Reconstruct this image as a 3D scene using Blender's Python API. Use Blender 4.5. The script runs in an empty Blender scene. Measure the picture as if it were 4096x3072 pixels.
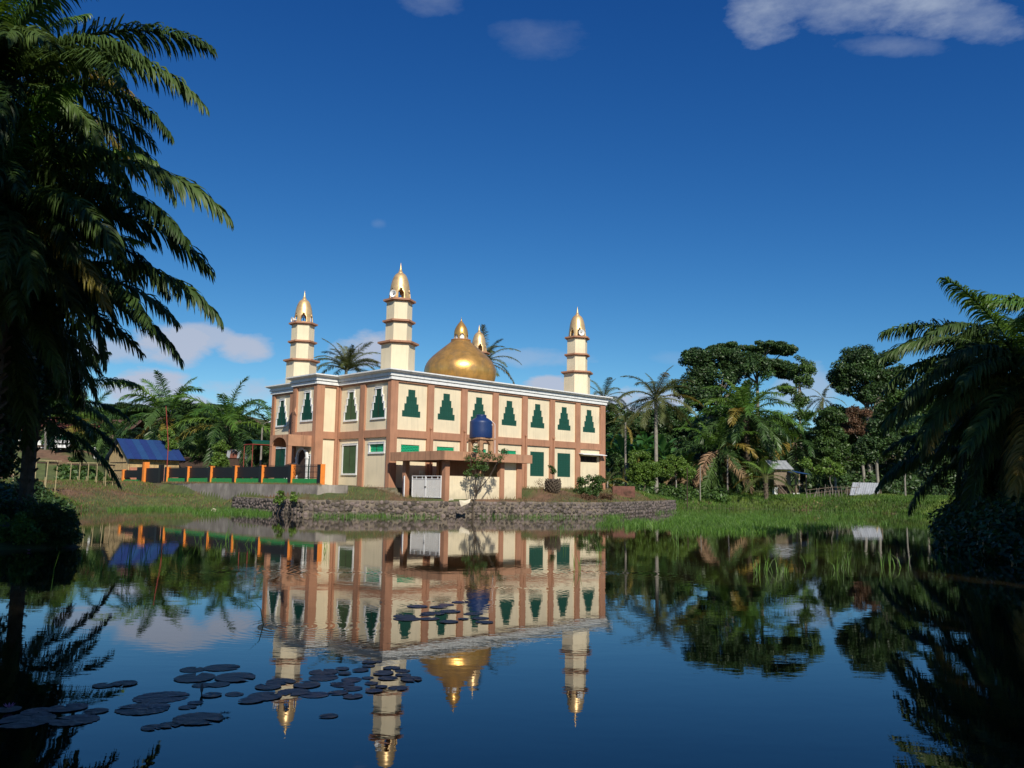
import bpy, math, random
import numpy as np
from mathutils import Vector, Matrix
R = random.Random(7)
D2R = math.radians
# ------------------------------------------------------------------ camera
CAMH, FPX, PITCH, ROLL = 1.8, 3400.0, D2R(6.96), D2R(0.83)
cp, sp, cr, sr = math.cos(PITCH), math.sin(PITCH), math.cos(ROLL), math.sin(ROLL)
scene = bpy.context.scene
col = scene.collection
cam_d = bpy.data.cameras.new('camera'); cam = bpy.data.objects.new('camera', cam_d); col.objects.link(cam)
cam_d.sensor_width = 36; cam_d.lens = 36 * FPX / 4096; cam_d.clip_end = 3000; cam_d.clip_start = 0.05
fwd = Vector((0, cp, sp)); upv = Vector((0, -sp, cp)); rt = Vector((1, 0, 0))
ax = rt * cr + upv * sr; ay = upv * cr - rt * sr
cam.matrix_world = Matrix(((ax.x, ay.x, -fwd.x, 0), (ax.y, ay.y, -fwd.y, 0), (ax.z, ay.z, -fwd.z, CAMH), (0, 0, 0, 1)))
scene.camera = cam
# ------------------------------------------------------------------ light
SUN_EL, SUN_AZ = 36.0, 16.0      # sun stands behind the photographer, 16 degrees to the right
world = bpy.data.worlds.new('World'); scene.world = world; world.use_nodes = True
sun_d = bpy.data.lights.new('sun', 'SUN'); sun = bpy.data.objects.new('sun', sun_d); col.objects.link(sun)
sun_d.energy = 5.0; sun_d.angle = D2R(0.5); sun_d.color = (1.0, 0.93, 0.80)
sdir = Vector((math.sin(D2R(SUN_AZ)) * math.cos(D2R(SUN_EL)), -math.cos(D2R(SUN_AZ)) * math.cos(D2R(SUN_EL)), math.sin(D2R(SUN_EL))))
sun.rotation_euler = sdir.to_track_quat('Z', 'Y').to_euler()
scene.view_settings.view_transform = 'Standard'; scene.view_settings.look = 'None'
scene.view_settings.exposure = 0.0; scene.view_settings.gamma = 1.0
scene.render.use_simplify = False
scene.cycles.max_bounces = 6; scene.cycles.transparent_max_bounces = 4
def ray(px, py):
    a = px - 2048; b = py - 1536
    u = a * cr + b * sr; v = -a * sr + b * cr
    x = u / FPX; up = -v / FPX
    return Vector((x, cp - up * sp, sp + up * cp))
def G(px, py, z=0.0):
    d = ray(px, py); k = (z - CAMH) / d.z; return Vector((d.x * k, d.y * k, z))
def P(px, py, Y):
    d = ray(px, py); k = Y / d.y; return Vector((d.x * k, Y, CAMH + d.z * k))

def build_world():
    nt = world.node_tree; N = nt.nodes; L = nt.links
    bg = N['Background']; out = N['World Output']
    sky = N.new('ShaderNodeTexSky'); sky.sky_type = 'NISHITA'; sky.sun_disc = False
    sky.sun_elevation = D2R(SUN_EL); sky.sun_rotation = D2R(180 - SUN_AZ)
    sky.air_density = 0.75; sky.dust_density = 0.1; sky.ozone_density = 3.5; sky.altitude = 300
    # the phone's rendering of a clear tropical sky: one response curve per channel, the same in every direction
    sp_ = N.new('ShaderNodeSeparateColor'); cb = N.new('ShaderNodeCombineColor'); L.new(sky.outputs[0], sp_.inputs[0])
    for i, (k, e) in enumerate(((.202, 1.885), (.522, 1.33), (1.167, .9))):
        pw = N.new('ShaderNodeMath'); pw.operation = 'POWER'; pw.inputs[1].default_value = e; L.new(sp_.outputs[i], pw.inputs[0])
        ml = N.new('ShaderNodeMath'); ml.operation = 'MULTIPLY'; ml.inputs[1].default_value = k; L.new(pw.outputs[0], ml.inputs[0]); L.new(ml.outputs[0], cb.inputs[i])
    tc = N.new('ShaderNodeTexCoord'); sx = N.new('ShaderNodeSeparateXYZ'); L.new(tc.outputs['Generated'], sx.inputs[0])
    def M(op, a, b=None, c=None, clamp=False):
        n = N.new('ShaderNodeMath'); n.operation = op; n.use_clamp = clamp
        for i, v in enumerate((a, b, c)):
            if v is None: continue
            if isinstance(v, (int, float)): n.inputs[i].default_value = v
            else: L.new(v, n.inputs[i])
        return n.outputs[0]
    yy = M('MAXIMUM', sx.outputs[1], 0.02)
    u = M('DIVIDE', sx.outputs[0], yy); w = M('DIVIDE', sx.outputs[2], yy)
    noi = N.new('ShaderNodeTexNoise'); noi.inputs['Scale'].default_value = 9; noi.inputs['Detail'].default_value = 7; noi.inputs['Roughness'].default_value = 0.62
    mp = N.new('ShaderNodeMapping'); mp.inputs['Scale'].default_value = (1, 1, 2.2); L.new(tc.outputs['Generated'], mp.inputs[0]); L.new(mp.outputs[0], noi.inputs['Vector'])
    nz = M('SUBTRACT', noi.outputs[0], 0.5)
    tot = None
    # px, py, half width px, half height px, density
    for (px, py, hx, hy, dens) in [(3060, 60, 220, 150, .85), (3330, 40, 330, 130, .7), (3640, 0, 380, 170, .95), (3930, 80, 200, 100, .7), (3560, 180, 230, 50, .35), (1730, 0, 150, 110, .32), (2150, 150, 230, 90, .18),
                                   (680, 1380, 190, 80, 1.0), (800, 1350, 150, 60, .8), (1000, 1390, 150, 62, .9), (470, 1400, 190, 60, .7), (1460, 1400, 170, 90, 1.0), (2130, 1432, 210, 45, .35), (2230, 1552, 130, 50, 1.1),
                                   (2560, 1605, 230, 65, 1.1), (2760, 1430, 160, 30, .12), (3230, 1560, 130, 120, .5), (560, 1545, 180, 75, 1.1), (640, 1640, 260, 70, 1.1),
                                   (1050, 1560, 220, 60, .6), (1520, 895, 40, 28, .12)]:
        d = ray(px, py); u0, w0 = d.x / d.y, d.z / d.y
        du = M('DIVIDE', M('SUBTRACT', u, u0), hx / FPX); dw = M('DIVIDE', M('SUBTRACT', w, w0), hy / FPX)
        r2 = M('ADD', M('MULTIPLY', du, du), M('MULTIPLY', dw, dw))
        v = M('ADD', M('SUBTRACT', 1.1, r2), M('MULTIPLY', nz, 5.0))
        v = M('SMOOTH_MIN', M('MULTIPLY', M('MAXIMUM', v, 0.0), 0.62 if py < 400 else 1.0), 1.0, 0.3)
        v = M('MULTIPLY', v, dens * 1.1, clamp=True)
        tot = v if tot is None else M('MAXIMUM', tot, v)
    front = M('GREATER_THAN', sx.outputs[1], 0.05)
    tot = M('MULTIPLY', tot, front)
    # cloud colour: grey lilac high up, whiter near the skyline
    cr_ = N.new('ShaderNodeMix'); cr_.data_type = 'RGBA'
    L.new(M('MULTIPLY', w, 1.7, clamp=True), cr_.inputs[0])
    cr_.inputs[6].default_value = (4.9, 5.6, 7.0, 1); cr_.inputs[7].default_value = (3.0, 3.7, 5.2, 1)
    mx = N.new('ShaderNodeMix'); mx.data_type = 'RGBA'; L.new(tot, mx.inputs[0]); L.new(cb.outputs[0], mx.inputs[6]); L.new(cr_.outputs[2], mx.inputs[7])
    L.new(mx.outputs[2], bg.inputs[0]); bg.inputs[1].default_value = 0.1
    world.cycles.sampling_method = 'MANUAL'; world.cycles.sample_map_resolution = 512
build_world()

# ------------------------------------------------------------------ materials
MATS = {}
def mat(name, colr, rough=0.8, var=0.15, vs=3.0, bump=0.0, bs=20.0, metal=0.0, streak=0.0, island=0.0, objvar=0.0, trans=0.0, spec=0.5, col2=None, c2s=1.0, c2t=(0.5, 0.62), dirt=0.0):
    m = bpy.data.materials.new(name); m.use_nodes = True
    nt = m.node_tree; N = nt.nodes; L = nt.links; b = N['Principled BSDF']
    b.inputs['Roughness'].default_value = rough; b.inputs['Metallic'].default_value = metal
    b.inputs['Specular IOR Level'].default_value = spec
    tc = N.new('ShaderNodeTexCoord'); geo = N.new('ShaderNodeNewGeometry')
    rgb = N.new('ShaderNodeRGB'); rgb.outputs[0].default_value = (*colr, 1); cur = rgb.outputs[0]
    def noise(scale, detail=5, vec=None):
        n = N.new('ShaderNodeTexNoise'); n.inputs['Scale'].default_value = scale; n.inputs['Detail'].default_value = detail
        L.new(vec or geo.outputs['Position'], n.inputs['Vector']); return n.outputs[0]
    if col2:
        mr = N.new('ShaderNodeMapRange'); mr.inputs[1].default_value = c2t[0]; mr.inputs[2].default_value = c2t[1]
        L.new(noise(c2s, 6), mr.inputs[0]); mx = N.new('ShaderNodeMix'); mx.data_type = 'RGBA'
        L.new(mr.outputs[0], mx.inputs[0]); L.new(cur, mx.inputs[6]); mx.inputs[7].default_value = (*col2, 1); cur = mx.outputs[2]
    hs = N.new('ShaderNodeHueSaturation'); L.new(cur, hs.inputs['Color']); cur = hs.outputs[0]
    val = None
    def addv(o, lo, hi):
        nonlocal val
        mr = N.new('ShaderNodeMapRange'); L.new(o, mr.inputs[0]); mr.inputs[3].default_value = lo; mr.inputs[4].default_value = hi
        if val is None: val = mr.outputs[0]
        else:
            mm = N.new('ShaderNodeMath'); mm.operation = 'MULTIPLY'; L.new(val, mm.inputs[0]); L.new(mr.outputs[0], mm.inputs[1]); val = mm.outputs[0]
        return mr
    if var:
        mr = addv(noise(vs), 1 - var, 1 + var); mr.inputs[1].default_value = 0.3; mr.inputs[2].default_value = 0.7
    if streak:
        mp = N.new('ShaderNodeMapping'); mp.inputs['Scale'].default_value = (5, 5, 0.35); L.new(geo.outputs['Position'], mp.inputs[0])
        mr = addv(noise(1.3, 5, mp.outputs[0]), 1.0, 1 - streak); mr.inputs[1].default_value = 0.5; mr.inputs[2].default_value = 0.75
    if dirt:
        # splash dirt and damp staining near the ground
        sz = N.new('ShaderNodeSeparateXYZ'); L.new(geo.outputs['Position'], sz.inputs[0])
        ad = N.new('ShaderNodeMath'); ad.operation = 'MULTIPLY_ADD'; L.new(noise(2.5), ad.inputs[0]); ad.inputs[1].default_value = -1.6; L.new(sz.outputs[2], ad.inputs[2])
        mr = addv(ad.outputs[0], 1 - dirt, 1.0); mr.inputs[1].default_value = 0.3; mr.inputs[2].default_value = .95
    if island:
        addv(geo.outputs['Random Per Island'], 1 - island, 1 + island)
    if objvar:
        oi = N.new('ShaderNodeObjectInfo'); addv(oi.outputs['Random'], 1 - objvar, 1 + objvar)
        mr = N.new('ShaderNodeMapRange'); L.new(oi.outputs['Random'], mr.inputs[0]); mr.inputs[3].default_value = 0.52; mr.inputs[4].default_value = 0.485
        L.new(mr.outputs[0], hs.inputs['Hue'])
    elif island:
        mr = N.new('ShaderNodeMapRange'); L.new(geo.outputs['Random Per Island'], mr.inputs[0]); mr.inputs[3].default_value = 0.515; mr.inputs[4].default_value = 0.485
        L.new(mr.outputs[0], hs.inputs['Hue'])
    if val is not None: L.new(val, hs.inputs['Value'])
    L.new(cur, b.inputs['Base Color'])
    if bump:
        bp = N.new('ShaderNodeBump'); bp.inputs['Strength'].default_value = bump; bp.inputs['Distance'].default_value = 0.05
        L.new(noise(bs, 6), bp.inputs['Height']); L.new(bp.outputs[0], b.inputs['Normal'])
    if trans:
        tr = N.new('ShaderNodeBsdfTranslucent'); ms = N.new('ShaderNodeMixShader'); ms.inputs[0].default_value = trans
        h2 = N.new('ShaderNodeHueSaturation'); h2.inputs['Hue'].default_value = 0.48; h2.inputs['Saturation'].default_value = 1.1; h2.inputs['Value'].default_value = 1.5
        L.new(cur, h2.inputs['Color']); L.new(h2.outputs[0], tr.inputs[0])
        L.new(b.outputs[0], ms.inputs[1]); L.new(tr.outputs[0], ms.inputs[2]); L.new(ms.outputs[0], N['Material Output'].inputs[0])
    MATS[name] = m; return m
cream = mat('cream_paint', (.76, .655, .46), .85, .07, .9, .1, 60, streak=.12, dirt=.22)
terra = mat('terracotta_paint', (.41, .205, .122), .85, .10, 1.1, .1, 60, streak=.24, dirt=.2)
terra2 = mat('weathered_terracotta', (.44, .235, .14), .9, .12, 2.0, .15, 50, streak=.42)
white = mat('white_paint', (.78, .79, .78), .6, .05, 3, 0, streak=.2)
green_t = mat('green_vent_block', (.007, .068, .046), .6, .25, 30, .3, 25)
green_b = mat('bright_green_lattice', (.01, .42, .20), .55, .1, 5)
green_p = mat('green_paint', (.03, .28, .07), .7, .1, 4, dirt=.0, streak=.15)
glass_g = mat('green_tinted_glass', (.010, .062, .038), .35, .2, 2, spec=.12)
glass_l = mat('dusty_green_glass', (.045, .095, .045), .4, .15, 2, spec=.15)
dark = mat('dark_interior', (.03, .02, .015), .9, .1)
gold = mat('gold_paint', (.78, .43, .12), .36, .18, 1.6, .25, 3.5, metal=.68, col2=(.62, .36, .13), c2s=1.4, streak=.15)
goldm = mat('pale_gold_paint', (.82, .56, .27), .40, .10, 3, .08, 9, metal=.55, col2=(.66, .43, .20), c2s=2.0)
orange = mat('orange_paint', (.80, .24, .035), .6, .08, 4, streak=.12)
black_t = mat('black_tile', (.012, .013, .016), .35, .2, 8)
black_m = mat('black_iron', (.01, .01, .01), .5, 0)
conc = mat('grey_render', (.23, .205, .18), .95, .22, 1.4, .3, 12, streak=.3, col2=(.30, .27, .235), c2s=.8)
conc2 = mat('mossy_concrete', (.20, .18, .13), .95, .3, 3, .4, 14, col2=(.09, .085, .045), c2s=2.2)
mortar = mat('mortar', (.19, .155, .12), .95, .25, 5, .5, 25, col2=(.07, .06, .04), c2s=1.2)
stone_m = mat('river_stone', (.125, .10, .088), .85, .3, 9, .4, 30, objvar=.62)
stone_i = mat('river_stone_joined', (.115, .095, .085), .85, .3, 9, .4, 30, island=.6)
metal_w = mat('white_metal', (.8, .8, .8), .45, .03)
tank_m = mat('blue_plastic', (.012, .036, .13), .42, .08, 3)
leg_m = mat('stained_concrete', (.42, .24, .13), .9, .2, 4, streak=.5, bump=.2)
zinc = mat('zinc_sheet', (.42, .44, .46), .45, .12, 2, .1, 8, metal=.35, streak=.2)
rust = mat('rusty_sheet', (.16, .05, .03), .8, .3, 3, .2, 10, col2=(.34, .30, .27), c2s=1.3, c2t=(.55, .6))
blue_r = mat('blue_metal_sheet', (.018, .055, .165), .5, .10, 2.5, .05, 8, objvar=.12, streak=.15)
bamboo = mat('woven_bamboo', (.50, .35, .17), .85, .18, 4, .3, 30, streak=.3)
brickm = mat('brick_clay', (.42, .17, .11), .9, .2, 6, .3, 30, objvar=.25)
morb = mat('brick_mortar', (.33, .24, .19), .95, .15, 6)
wood = mat('grey_timber', (.20, .155, .11), .9, .25, 6, .3, 20)
wood_d = mat('dark_timber', (.05, .03, .022), .9, .25, 5)
pole_m = mat('bamboo_pole', (.38, .31, .17), .7, .2, 8)
bark = mat('bark', (.085, .065, .048), .95, .3, 6, .6, 14)
bark_p = mat('pale_bark', (.24, .22, .185), .9, .25, 4, .4, 10)
bark_c = mat('palm_bark', (.11, .085, .06), .95, .35, 5, .8, 12)
leaf_oil = mat('oil_palm_leaf', (.050, .100, .024), .46, .3, 1.0, objvar=.4, trans=.22)
leaf_near = mat('near_palm_leaf', (.050, .092, .022), .50, .3, 1.4, objvar=.4, trans=.22, spec=.35)
leaf_young = mat('young_palm_leaf', (.10, .19, .03), .42, .15, 1.2, objvar=.2, trans=.3)
leaf_yel = mat('yellowing_palm_leaf', (.23, .19, .035), .5, .2, 2, objvar=.2, trans=.3)
leaf_dead = mat('dead_palm_leaf', (.25, .17, .09), .8, .25, 2, objvar=.2, trans=.1)
leaf_coco = mat('coconut_leaf', (.105, .12, .035), .45, .2, 1.2, objvar=.2, trans=.25)
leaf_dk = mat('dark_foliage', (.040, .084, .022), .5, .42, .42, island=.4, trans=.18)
leaf_md = mat('mid_foliage', (.055, .110, .024), .5, .35, .5, island=.4, trans=.25)
leaf_bt = mat('bright_foliage', (.12, .21, .035), .5, .15, .8, island=.35, trans=.32)
leaf_br = mat('brown_foliage', (.11, .06, .028), .7, .2, .8, island=.35, trans=.15)
leaf_ban = mat('banana_leaf', (.055, .15, .035), .4, .15, 1.0, objvar=.25, trans=.3)
rachis = mat('frond_stem', (.16, .17, .06), .55, .15, 3)
grass_g = mat('green_grass', (.080, .165, .022), .6, .25, .35, island=.4, trans=.3, col2=(.13, .20, .03), c2s=.18)
grass_w = mat('water_grass', (.085, .19, .026), .5, .2, .35, island=.4, trans=.3)
grass_b = mat('dry_grass', (.19, .125, .06), .8, .25, .5, island=.4, trans=.15, col2=(.12, .13, .035), c2s=.5)
ground_m = mat('ground_soil', (.075, .095, .028), .95, .3, 1.5, .5, 5, col2=(.15, .085, .05), c2s=.22, c2t=(.5, .6))
pad_m = mat('lily_pad_leaf', (.12, .115, .085), .45, .25, 9, .5, 14, objvar=.3, col2=(.22, .125, .12), c2s=.5, spec=.6)
cloth_w = mat('cream_sack', (.62, .55, .42), .9, .15, 4)
red_m = mat('red_metal', (.28, .045, .03), .5, .1)
flower = mat('pink_petal', (.6, .18, .35), .6, .1)

# ------------------------------------------------------------------ mesh helpers
def tag(o, label=None, cat=None, group=None, kind=None):
    if label: o['label'] = label
    if cat: o['category'] = cat
    if group: o['group'] = group
    if kind: o['kind'] = kind
    return o
def empty(name, loc=(0, 0, 0), rz=0.0, label=None, cat=None, group=None):
    o = bpy.data.objects.new(name, None); col.objects.link(o); o.location = loc; o.rotation_euler = (0, 0, rz)
    o.empty_display_size = .3
    return tag(o, label, cat, group)
class MB:
    def __init__(s, M=None): s.v = []; s.f = []; s.M = M
    def add(s, vs, fs):
        n = len(s.v); s.v += [tuple(v) for v in vs]; s.f += [tuple(i + n for i in f) for f in fs]; return s
    def box(s, x0, x1, y0, y1, z0, z1):
        return s.add([(x0, y0, z0), (x1, y0, z0), (x1, y1, z0), (x0, y1, z0), (x0, y0, z1), (x1, y0, z1), (x1, y1, z1), (x0, y1, z1)],
                     [(0, 3, 2, 1), (4, 5, 6, 7), (0, 1, 5, 4), (1, 2, 6, 5), (2, 3, 7, 6), (3, 0, 4, 7)])
    def tube(s, pts, rad, n=6, cap=True):
        pts = [Vector(p) for p in pts]
        if isinstance(rad, (int, float)): rad = [rad] * len(pts)
        base = len(s.v)
        for i, p in enumerate(pts):
            t = (pts[min(i + 1, len(pts) - 1)] - pts[max(i - 1, 0)])
            if t.length < 1e-6: t = Vector((0, 0, 1))
            t.normalize(); a = t.cross(Vector((0, 0, 1)) if abs(t.z) < .9 else Vector((1, 0, 0))).normalized(); b = t.cross(a)
            for k in range(n):
                th = 2 * math.pi * k / n; s.v.append(tuple(p + (a * math.cos(th) + b * math.sin(th)) * rad[i]))
        for i in range(len(pts) - 1):
            for k in range(n):
                k2 = (k + 1) % n; s.f.append((base + i * n + k, base + i * n + k2, base + (i + 1) * n + k2, base + (i + 1) * n + k))
        if cap:
            s.f.append(tuple(base + k for k in range(n))[::-1]); s.f.append(tuple(base + (len(pts) - 1) * n + k for k in range(n)))
        return s
    def lathe(s, prof, n=24, c=(0, 0), ph=0.0):
        base = len(s.v)
        for (r, z) in prof:
            for k in range(n):
                th = ph + 2 * math.pi * k / n; s.v.append((c[0] + r * math.cos(th), c[1] + r * math.sin(th), z))
        for i in range(len(prof) - 1):
            for k in range(n):
                k2 = (k + 1) % n; s.f.append((base + i * n + k, base + i * n + k2, base + (i + 1) * n + k2, base + (i + 1) * n + k))
        s.f.append(tuple(base + k for k in range(n))[::-1]); s.f.append(tuple(base + (len(prof) - 1) * n + k for k in range(n)))
        return s
    def prism(s, poly, z0, z1):
        n = len(poly)
        return s.add([(x, y, z0) for x, y in poly] + [(x, y, z1) for x, y in poly],
                     [tuple(range(n))[::-1], tuple(range(n, 2 * n))] + [(i, (i + 1) % n, n + (i + 1) % n, n + i) for i in range(n)])
    def mesh(s, name, m):
        vs = s.v; fs = s.f
        if s.M is not None:
            vs = [tuple(s.M @ Vector(v)) for v in vs]
            if s.M.to_3x3().determinant() < 0: fs = [f[::-1] for f in fs]
        me = bpy.data.meshes.new(name); me.from_pydata(vs, [], fs)
        if m: me.materials.append(m)
        return me
    def build(s, name, m, parent=None, smooth=False):
        me = s.mesh(name, m)
        if smooth: me.shade_smooth()
        return link(name, me, parent)
def link(name, me, parent=None, loc=None, M=None):
    o = bpy.data.objects.new(name, me); col.objects.link(o)
    if parent: o.parent = parent
    if M is not None: o.matrix_local = M
    elif loc is not None: o.location = loc
    return o
def copy_tree(o, parent=None):
    c = o.copy(); col.objects.link(c); c.parent = parent
    for ch in list(o.children): copy_tree(ch, c)
    return c
def fast_mesh(name, V, F, m, smooth=False):
    """V (n,3) array, F (k,q) array of equal sided faces"""
    me = bpy.data.meshes.new(name); V = np.asarray(V, np.float32); F = np.asarray(F, np.int32)
    q = F.shape[1]; me.vertices.add(len(V)); me.vertices.foreach_set('co', V.ravel())
    me.loops.add(F.size); me.loops.foreach_set('vertex_index', F.ravel())
    me.polygons.add(len(F)); me.polygons.foreach_set('loop_start', np.arange(0, F.size, q, dtype=np.int32))
    me.update(calc_edges=True)
    if m: me.materials.append(m)
    if smooth: me.shade_smooth()
    return me

# ------------------------------------------------------------------ terrain, water
# shoreline of the pond, anticlockwise, seen from above; W marks the stretch held by the stone wall
shore = [(-60, 5.0), (-40, 4.9), (-8, 4.6), (-2, 3.2), (4, 3.0), (10, 6), (12.5, 14), (13.6, 24), (14.8, 30), (22, 42), (31, 60), (34.5, 74), (31.5, 84), (25, 88), (18.6, 88.5), (16.2, 84),
         (15.2, 79), (13.1, 72.6), (10.8, 68), (8.3, 62.6), (6.3, 58), (3.5, 56.3), (1.0, 55.6), (-1.4, 55.0), (-3.7, 53.7), (-6.7, 52.7), (-9.7, 51.9), (-12.6, 51.9), (-14.6, 53.6), (-17.0, 57.2), (-19.6, 60.6),
         (-23.8, 63.9), (-26.4, 62.2), (-27.6, 57), (-24.5, 47), (-20.5, 40.5), (-18.5, 33), (-13.2, 26.0), (-11.6, 23.8), (-13.6, 21.8), (-16, 17), (-24, 12), (-60, 9)]
wall_i = range(16, 31)
shore_a = np.array(shore)
def seg_dist(px, py, a, b):
    ax_, ay_ = a; bx, by = b; dx, dy = bx - ax_, by - ay_
    t = np.clip(((px - ax_) * dx + (py - ay_) * dy) / (dx * dx + dy * dy), 0, 1)
    return np.hypot(px - ax_ - t * dx, py - ay_ - t * dy)
def sdf(px, py):
    px = np.asarray(px, float); py = np.asarray(py, float)
    d = np.full(px.shape, 1e9); dw = np.full(px.shape, 1e9); ins = np.zeros(px.shape, bool); n = len(shore)
    for i in range(n):
        a, b = shore[i], shore[(i + 1) % n]
        di = seg_dist(px, py, a, b); d = np.minimum(d, di)
        if i in wall_i and i + 1 in wall_i: dw = np.minimum(dw, di)
        c = (a[1] > py) != (b[1] > py)
        with np.errstate(divide='ignore', invalid='ignore'):
            xx = (b[0] - a[0]) * (py - a[1]) / (b[1] - a[1] + 1e-12) + a[0]
        ins ^= c & (px < xx)
    return np.where(ins, -d, d), dw
YAW = D2R(44.56); X0, Y0 = -8.31, 58.24
Uv = Vector((math.cos(YAW), math.sin(YAW), 0)); Vv = Vector((-math.sin(YAW), math.cos(YAW), 0))
def W(s, t, z=0.0): return Vector((X0, Y0, 0)) + Uv * s + Vv * t + Vector((0, 0, z))
def sstep(x, a, b):
    t = np.clip((x - a) / (b - a), 0, 1); return t * t * (3 - 2 * t)
def lump(x, y, f, s=0.0):
    return np.sin(x * f + s) * np.cos(y * f * 1.13 + 1.7 * s) + .5 * np.sin(x * f * 2.3 + y * f * 1.7 + s * 3)
def ground(x, y):
    x = np.asarray(x, float); y = np.asarray(y, float)
    d, dw = sdf(x, y)
    s = (x - X0) * Uv.x + (y - Y0) * Uv.y; t = (x - X0) * Vv.x + (y - Y0) * Vv.y
    soft = .08 + .95 * sstep(d, 0, 3.2) + .55 * sstep(d, 3, 9)           # ordinary bank
    left = sstep(-x, 22, 30)
    soft = soft + left * .15
    right = sstep(x, 10, 18)
    soft = soft - right * .22 * sstep(d, 2, 9)
    hard = .80 + .9 * sstep(d, .5, 4.6)                                   # behind the stone wall
    wallish = 1 - sstep(dw - d, .0, 2.0)
    h = hard * wallish + soft * (1 - wallish)
    annex = sstep(s, -1.6, -.6) * (1 - sstep(s, 7.4, 8.6)) * sstep(t, -9.0, -6.6) * (1 - sstep(t, -.15, .05))
    h = h * (1 - annex) + 1.03 * annex
    mq = sstep(s, -2.4, -1.9) * (1 - sstep(s, 23.5, 26)) * sstep(t, -.12, .02)
    h = np.where((mq > 0) & (d > 1), h * (1 - mq) + 1.69 * mq, h)
    low = (1 - sstep(s, -5.62, -5.45)) * sstep(t, -1.6, -.6) * (1 - sstep(t, 20, 27)) * sstep(s, -12, -9)
    h = np.where(low > 0, np.minimum(h, h * (1 - low) + .80 * low), h)
    court = sstep(s, -5.40, -5.22) * (1 - sstep(s, -2.0, -1.8)) * sstep(t, .3, .5) * (1 - sstep(t, 27, 30))
    h = h * (1 - court) + 1.79 * court
    far = np.hypot(x, y - 20)
    h = h + .55 * np.exp(-((x - 36.6) ** 2 + (y - 89.5) ** 2) / 6.0) * .5 + 3.6 * sstep(y, 99, 125) + 5 * sstep(y, 122, 150) + 14 * sstep(far, 130, 420) + 3.4 * sstep(y, 80, 91) * sstep(-x, 40, 47)
    h = h + .05 * lump(x, y, .9) * sstep(d, .5, 3) * (1 - annex) * (1 - mq) + .02 * lump(x, y, 3.1, 1.0) * sstep(d, .3, 1) * (1 - annex)
    inside = -.12 - .7 * sstep(-d, 0, 2.5)
    edge = sstep(d, .12, .5)
    h = np.where(d < 0, inside, np.where(wallish > .5, inside * (1 - edge) + h * edge, h * sstep(d, -.01, .35) + inside * (1 - sstep(d, -.01, .35))))
    return h
def gz(x, y): return float(ground(np.array([x]), np.array([y]))[0])
def build_ground():
    xs = np.concatenate([np.linspace(-420, -64, 40), np.arange(-62, -33, .62), np.arange(-33, 18, .3), np.arange(18, 62, .62), np.linspace(64, 420, 40)])
    ys = np.concatenate([np.linspace(-120, -6, 20), np.arange(-5, 50, .6), np.arange(50, 86, .33), np.arange(86, 110, .6), np.linspace(112, 500, 44)])
    Xg, Yg = np.meshgrid(xs, ys); Z = ground(Xg, Yg)
    V = np.stack([Xg.ravel(), Yg.ravel(), Z.ravel()], 1); nx, ny = len(xs), len(ys)
    idx = np.arange(nx * ny).reshape(ny, nx)
    F = np.stack([idx[:-1, :-1].ravel(), idx[:-1, 1:].ravel(), idx[1:, 1:].ravel(), idx[1:, :-1].ravel()], 1)
    o = link('ground', fast_mesh('ground', V, F, ground_m, True)); tag(o, kind='structure')
    # water
    m = bpy.data.materials.new('pond_water'); m.use_nodes = True; nt = m.node_tree; N = nt.nodes; L = nt.links; b = N['Principled BSDF']
    b.inputs['Base Color'].default_value = (.017, .012, .005, 1); b.inputs['Roughness'].default_value = .01; b.inputs['IOR'].default_value = 1.52
    geo = N.new('ShaderNodeNewGeometry')
    def nz(sc, stretch, det):
        mp = N.new('ShaderNodeMapping'); mp.inputs['Scale'].default_value = stretch; L.new(geo.outputs['Position'], mp.inputs[0])
        n = N.new('ShaderNodeTexNoise'); n.inputs['Scale'].default_value = sc; n.inputs['Detail'].default_value = det; L.new(mp.outputs[0], n.inputs['Vector']); return n.outputs[0]
    def mth(op, a, b_, c=None):
        n = N.new('ShaderNodeMath'); n.operation = op
        for i, v in enumerate((a, b_, c)):
            if v is None: continue
            if isinstance(v, (int, float)): n.inputs[i].default_value = v
            else: L.new(v, n.inputs[i])
        return n.outputs[0]
    h = mth('MULTIPLY_ADD', nz(1.1, (.8, 1.6, 1), 3), 0.0012, mth('MULTIPLY', mth('MULTIPLY', nz(6.5, (.7, 1.3, 1), 3), nz(.13, (1, 1, 1), 2)), 0.0007))
    sx = N.new('ShaderNodeSeparateXYZ'); L.new(geo.outputs['Position'], sx.inputs[0])
    for (px, py, amp, sc) in [(1000, 2285, .0009, 15.0), (1340, 2290, .0008, 18.0), (2440, 2290, .0010, 14.0), (1760, 2408, .0005, 24.0), (1190, 2505, .0004, 24.0), (3270, 2200, .0008, 9.0), (2060, 2352, .0005, 22.0)]:
        c = G(px, py)
        dx = mth('SUBTRACT', sx.outputs[0], c.x); dy = mth('SUBTRACT', sx.outputs[1], c.y)
        r = mth('SQRT', mth('ADD', mth('MULTIPLY', dx, dx), mth('MULTIPLY', dy, dy)), None)
        env = mth('MULTIPLY', mth('EXPONENT', mth('MULTIPLY', r, -sc / 14), None), amp)
        h = mth('ADD', h, mth('MULTIPLY', mth('SINE', mth('MULTIPLY', r, sc * 2.2), None), env))
    bp = N.new('ShaderNodeBump'); bp.inputs['Strength'].default_value = 1.0; bp.inputs['Distance'].default_value = 1.0
    L.new(h, bp.inputs['Height']); L.new(bp.outputs[0], b.inputs['Normal'])
    w = MB(); w.add([(-62, -2, 0), (42, -2, 0), (42, 96, 0), (-62, 96, 0)], [(0, 1, 2, 3)])
    tag(w.build('water', m), kind='structure')
build_ground()

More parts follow.
